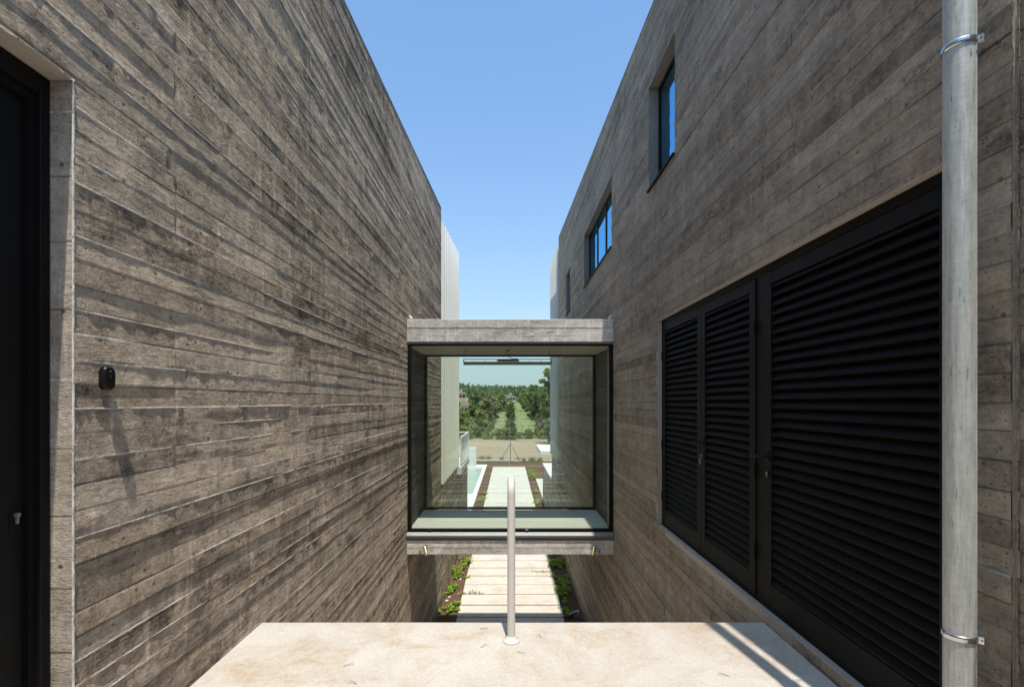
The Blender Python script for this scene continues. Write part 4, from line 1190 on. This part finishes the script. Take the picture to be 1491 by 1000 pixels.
# hedge bushes at the foot of the meadow
rs = np.random.RandomState(400); bp = []
for k in range(3):
    bp.append(tree('bush', 'low green bush in the row at the foot of the meadow', (0, 66, G), 1.7, 2.6, .05, 14, 60, .17, [M['leaf_mid'], M['leaf_dark'], M['leaf_mid']][k], 410 + k, 'round', 'low bushes in a row at the foot of the meadow'))
for i in range(15):
    o = bp[i] if i < 3 else copy_tree(bp[i % 3])
    X = -8.2 + i * 1.08 + rs.normal() * .2
    s = rs.uniform(.62, 1.0) * (1.1 if X < -2 else .9); o.location = (X, 66.3 + rs.normal() * .8, G); o.scale = (s, s, s * rs.uniform(.8, 1.1)); o.rotation_euler.z = rs.uniform(0, 6)

def house(label, loc, rz, w, d, h, rh, wall, roof, gable=False):
    t = thing('house', label, 'house', loc, rz)
    f = MB(); f.box(-w / 2, w / 2, -d / 2, d / 2, -1.5, h)
    if gable: f.add([(-1.6, -d / 2 - 1.2, h - .3), (1.6, -d / 2 - 1.2, h - .3), (0, -d / 2 - 1.2, h + 1.0), (-1.6, -d / 2 - 1.2, 0), (1.6, -d / 2 - 1.2, 0)], [(0, 1, 2)])
    f.build('wall', wall, t)
    e = .5; f = MB(); W, D = w / 2 + e, d / 2 + e; r = max(0.1, W - D)
    f.add([(-W, -D, h), (W, -D, h), (W, D, h), (-W, D, h), (-r, 0, h + rh), (r, 0, h + rh), (-W, -D, h - .15), (W, -D, h - .15)],
          [(0, 1, 5, 4), (1, 2, 5), (2, 3, 4, 5), (3, 0, 4), (6, 7, 1, 0)])
    if gable: f.add([(-2.0, -d / 2 - 1.4, h - .4), (0, -d / 2 - 1.4, h + 1.15), (0, 0, h + 1.15), (-2.0, 0, h - .4), (2.0, -d / 2 - 1.4, h - .4), (2.0, 0, h - .4)], [(0, 1, 2, 3), (1, 4, 5, 2)])
    ro = f.build('roof', roof, t)
    f = MB(); f.box(w * .12, w * .12 + .6, .1, .7, h + rh * .5, h + rh + .9); f.build('chimney', M['house_white'], ro)
    for x in (-w * .36, -w * .12, w * .14, w * .36):
        f = MB(); f.box(x - .45, x + .45, -d / 2 - .03, -d / 2 + .02, h * .38, h * .78); f.build('window', M['void'], t)
    f = MB(); f.box(-.5, .5, -d / 2 - .04, -d / 2 + .02, 0, 2.1); f.build('door', M['roof_brown'], t)
    return t
def hz(p, Y, dz=0): X = px(p, Y); return (X, Y, gz(X, Y) + dz)
house('white house with tan roof and small porch gable at the top of the meadow', hz(740.5, 262, .1), 0, 8.2, 7, 2.6, 1.5, M['house_white'], M['roof_brown'], True)
house('white walled house with brown hipped roof among the trees on the left', hz(675, 150, -1.3), R(-18), 6.0, 6, 3.2, 1.6, M['house_white'], M['roof_brown'])
house('house with red tiled roof showing over the left trees', hz(706, 205, .6), R(10), 7.5, 6, 2.8, 1.4, M['house_pink'], M['roof_red'])
house('pinkish house with brown roof at the far left of the view', hz(668, 235, 1.8), 0, 7.5, 6, 2.8, 1.5, M['house_pink'], M['roof_brown'])
house('small tan roofed house right of the white one', hz(769, 255, .9), R(-8), 7.0, 6, 2.3, 1.3, M['house_pink'], M['roof_brown'])

# distant wood: one mass
rs = np.random.RandomState(500); f = MB()
for i in range(1500):
    Y = 275 + 330 * rs.rand() ** 0.8; X = rs.uniform(-150, 170) * (Y / 500)
    hgt = rs.uniform(5, 8.5) * (1.15 if rs.rand() < .15 else 1); z = gz(X, Y)
    w = hgt * rs.uniform(.26, .42)
    for c in range(3):
        fz = c / 2.0
        leaf_quads(f, (X + rs.normal() * .3 * w, Y + rs.normal() * .3 * w, z + hgt * (.28 + .5 * fz)), (w * (1 - .35 * fz), w * (1 - .35 * fz), hgt * .26), 13, .95, rs, .5)
tag(f.build('distant_wood', M['leaf_wood'], None), 'distant green wood covering the low hills', 'wood', kind='stuff')
# grass of the meadow
f = MB()
for i in range(2200):
    Y = 67 + 110 * rs.rand() ** 1.6; X = rs.uniform(-.075, .085) * Y * 1.1; z = gz(X, Y); s = rs.uniform(.06, .16); l = rs.normal() * .12
    w = .05 + .0006 * Y
    f.add([(X - w, Y, z), (X + w, Y, z), (X + l, Y + rs.normal() * .1, z + s)], [(0, 1, 2)])
tag(f.build('meadow_grass', M['grass'], None), 'rough green and straw coloured meadow grass', 'grass', kind='stuff')

# ================================================================== WORLD, SUN, CAMERA
w = bpy.data.worlds.new("World"); scene.world = w; w.use_nodes = True
nt = w.node_tree; nt.nodes.clear()
sky = nt.nodes.new('ShaderNodeTexSky'); sky.sky_type = 'NISHITA'; sky.sun_disc = False
el = math.asin(SUN.z); rot = math.atan2(SUN.x, SUN.y)
sky.sun_elevation = el; sky.sun_rotation = rot
sky.altitude = 100; sky.air_density = 1.0; sky.dust_density = 1.7; sky.ozone_density = 1.6
bg = nt.nodes.new('ShaderNodeBackground'); bg.inputs['Strength'].default_value = 0.15
ow = nt.nodes.new('ShaderNodeOutputWorld')
gm = nt.nodes.new('ShaderNodeGamma'); gm.inputs[1].default_value = 0.86
mu = nt.nodes.new('ShaderNodeVectorMath'); mu.operation = 'MULTIPLY'; mu.inputs[1].default_value = (1.34, 1.80, 2.10)
nt.links.new(sky.outputs[0], gm.inputs[0]); nt.links.new(gm.outputs[0], mu.inputs[0])
tc = nt.nodes.new('ShaderNodeTexCoord'); sx = nt.nodes.new('ShaderNodeSeparateXYZ'); nt.links.new(tc.outputs['Generated'], sx.inputs[0])
def wm(op, a, b, clamp=False):
    nd = nt.nodes.new('ShaderNodeMath'); nd.operation = op; nd.use_clamp = clamp
    for i, q in enumerate((a, b)):
        if isinstance(q, bpy.types.NodeSocket): nt.links.new(q, nd.inputs[i])
        else: nd.inputs[i].default_value = q
    return nd.outputs[0]
haze = wm('MULTIPLY', wm('POWER', wm('SUBTRACT', 1.0, sx.outputs[2], True), 4.2), 0.88)
# a few thin wisps of cloud low over the hills
cn = nt.nodes.new('ShaderNodeTexNoise'); cn.inputs['Scale'].default_value = 9.0; cn.inputs['Detail'].default_value = 7.0; cn.inputs['Roughness'].default_value = 0.62
mp = nt.nodes.new('ShaderNodeMapping'); mp.inputs['Scale'].default_value = (1, 1, 2.6); nt.links.new(tc.outputs['Generated'], mp.inputs[0]); nt.links.new(mp.outputs[0], cn.inputs['Vector'])
cl = wm('MULTIPLY', wm('SUBTRACT', cn.outputs['Fac'], 0.60, True), 3.2, True)
cl = wm('MULTIPLY', cl, wm('POWER', wm('SUBTRACT', 1.0, wm('ABSOLUTE', wm('SUBTRACT', sx.outputs[2], 0.17), 0.0), True), 14.0))
hz_ = nt.nodes.new('ShaderNodeMix'); hz_.data_type = 'RGBA'; nt.links.new(haze, hz_.inputs[0]); nt.links.new(mu.outputs[0], hz_.inputs[6]); hz_.inputs[7].default_value = (4.3, 5.1, 6.0, 1)
hc_ = nt.nodes.new('ShaderNodeMix'); hc_.data_type = 'RGBA'; nt.links.new(cl, hc_.inputs[0]); nt.links.new(hz_.outputs[2], hc_.inputs[6]); hc_.inputs[7].default_value = (5.6, 5.8, 6.1, 1)
nt.links.new(hc_.outputs[2], bg.inputs[0]); nt.links.new(bg.outputs[0], ow.inputs[0])

ld_ = bpy.data.lights.new('sun', 'SUN'); ld_.energy = 5.0; ld_.angle = R(0.53); ld_.color = (1.0, 0.94, 0.84)
so = bpy.data.objects.new('sun', ld_); COL.objects.link(so)
so.rotation_euler = (-SUN).to_track_quat('-Z', 'Y').to_euler(); so.location = (0, 0, 30)

cam = bpy.data.cameras.new('camera'); cam.sensor_fit = 'HORIZONTAL'; cam.sensor_width = 36.0
cam.lens = 704.0 / 1491.0 * 36.0; cam.shift_x = 5.0 / 1491.0; cam.shift_y = 85.0 / 1491.0
cam.clip_start = 0.05; cam.clip_end = 9000
co = bpy.data.objects.new('camera', cam); COL.objects.link(co)
co.location = (0, 0, 0); co.rotation_euler = (R(90), 0, 0)
scene.camera = co
scene.view_settings.view_transform = 'Standard'; scene.view_settings.look = 'None'
scene.view_settings.exposure = 0; scene.view_settings.gamma = 1
scene.render.engine = 'CYCLES'
scene.cycles.max_bounces = 10; scene.cycles.diffuse_bounces = 5; scene.cycles.glossy_bounces = 4; scene.cycles.transparent_max_bounces = 12
scene.cycles.use_denoising = True
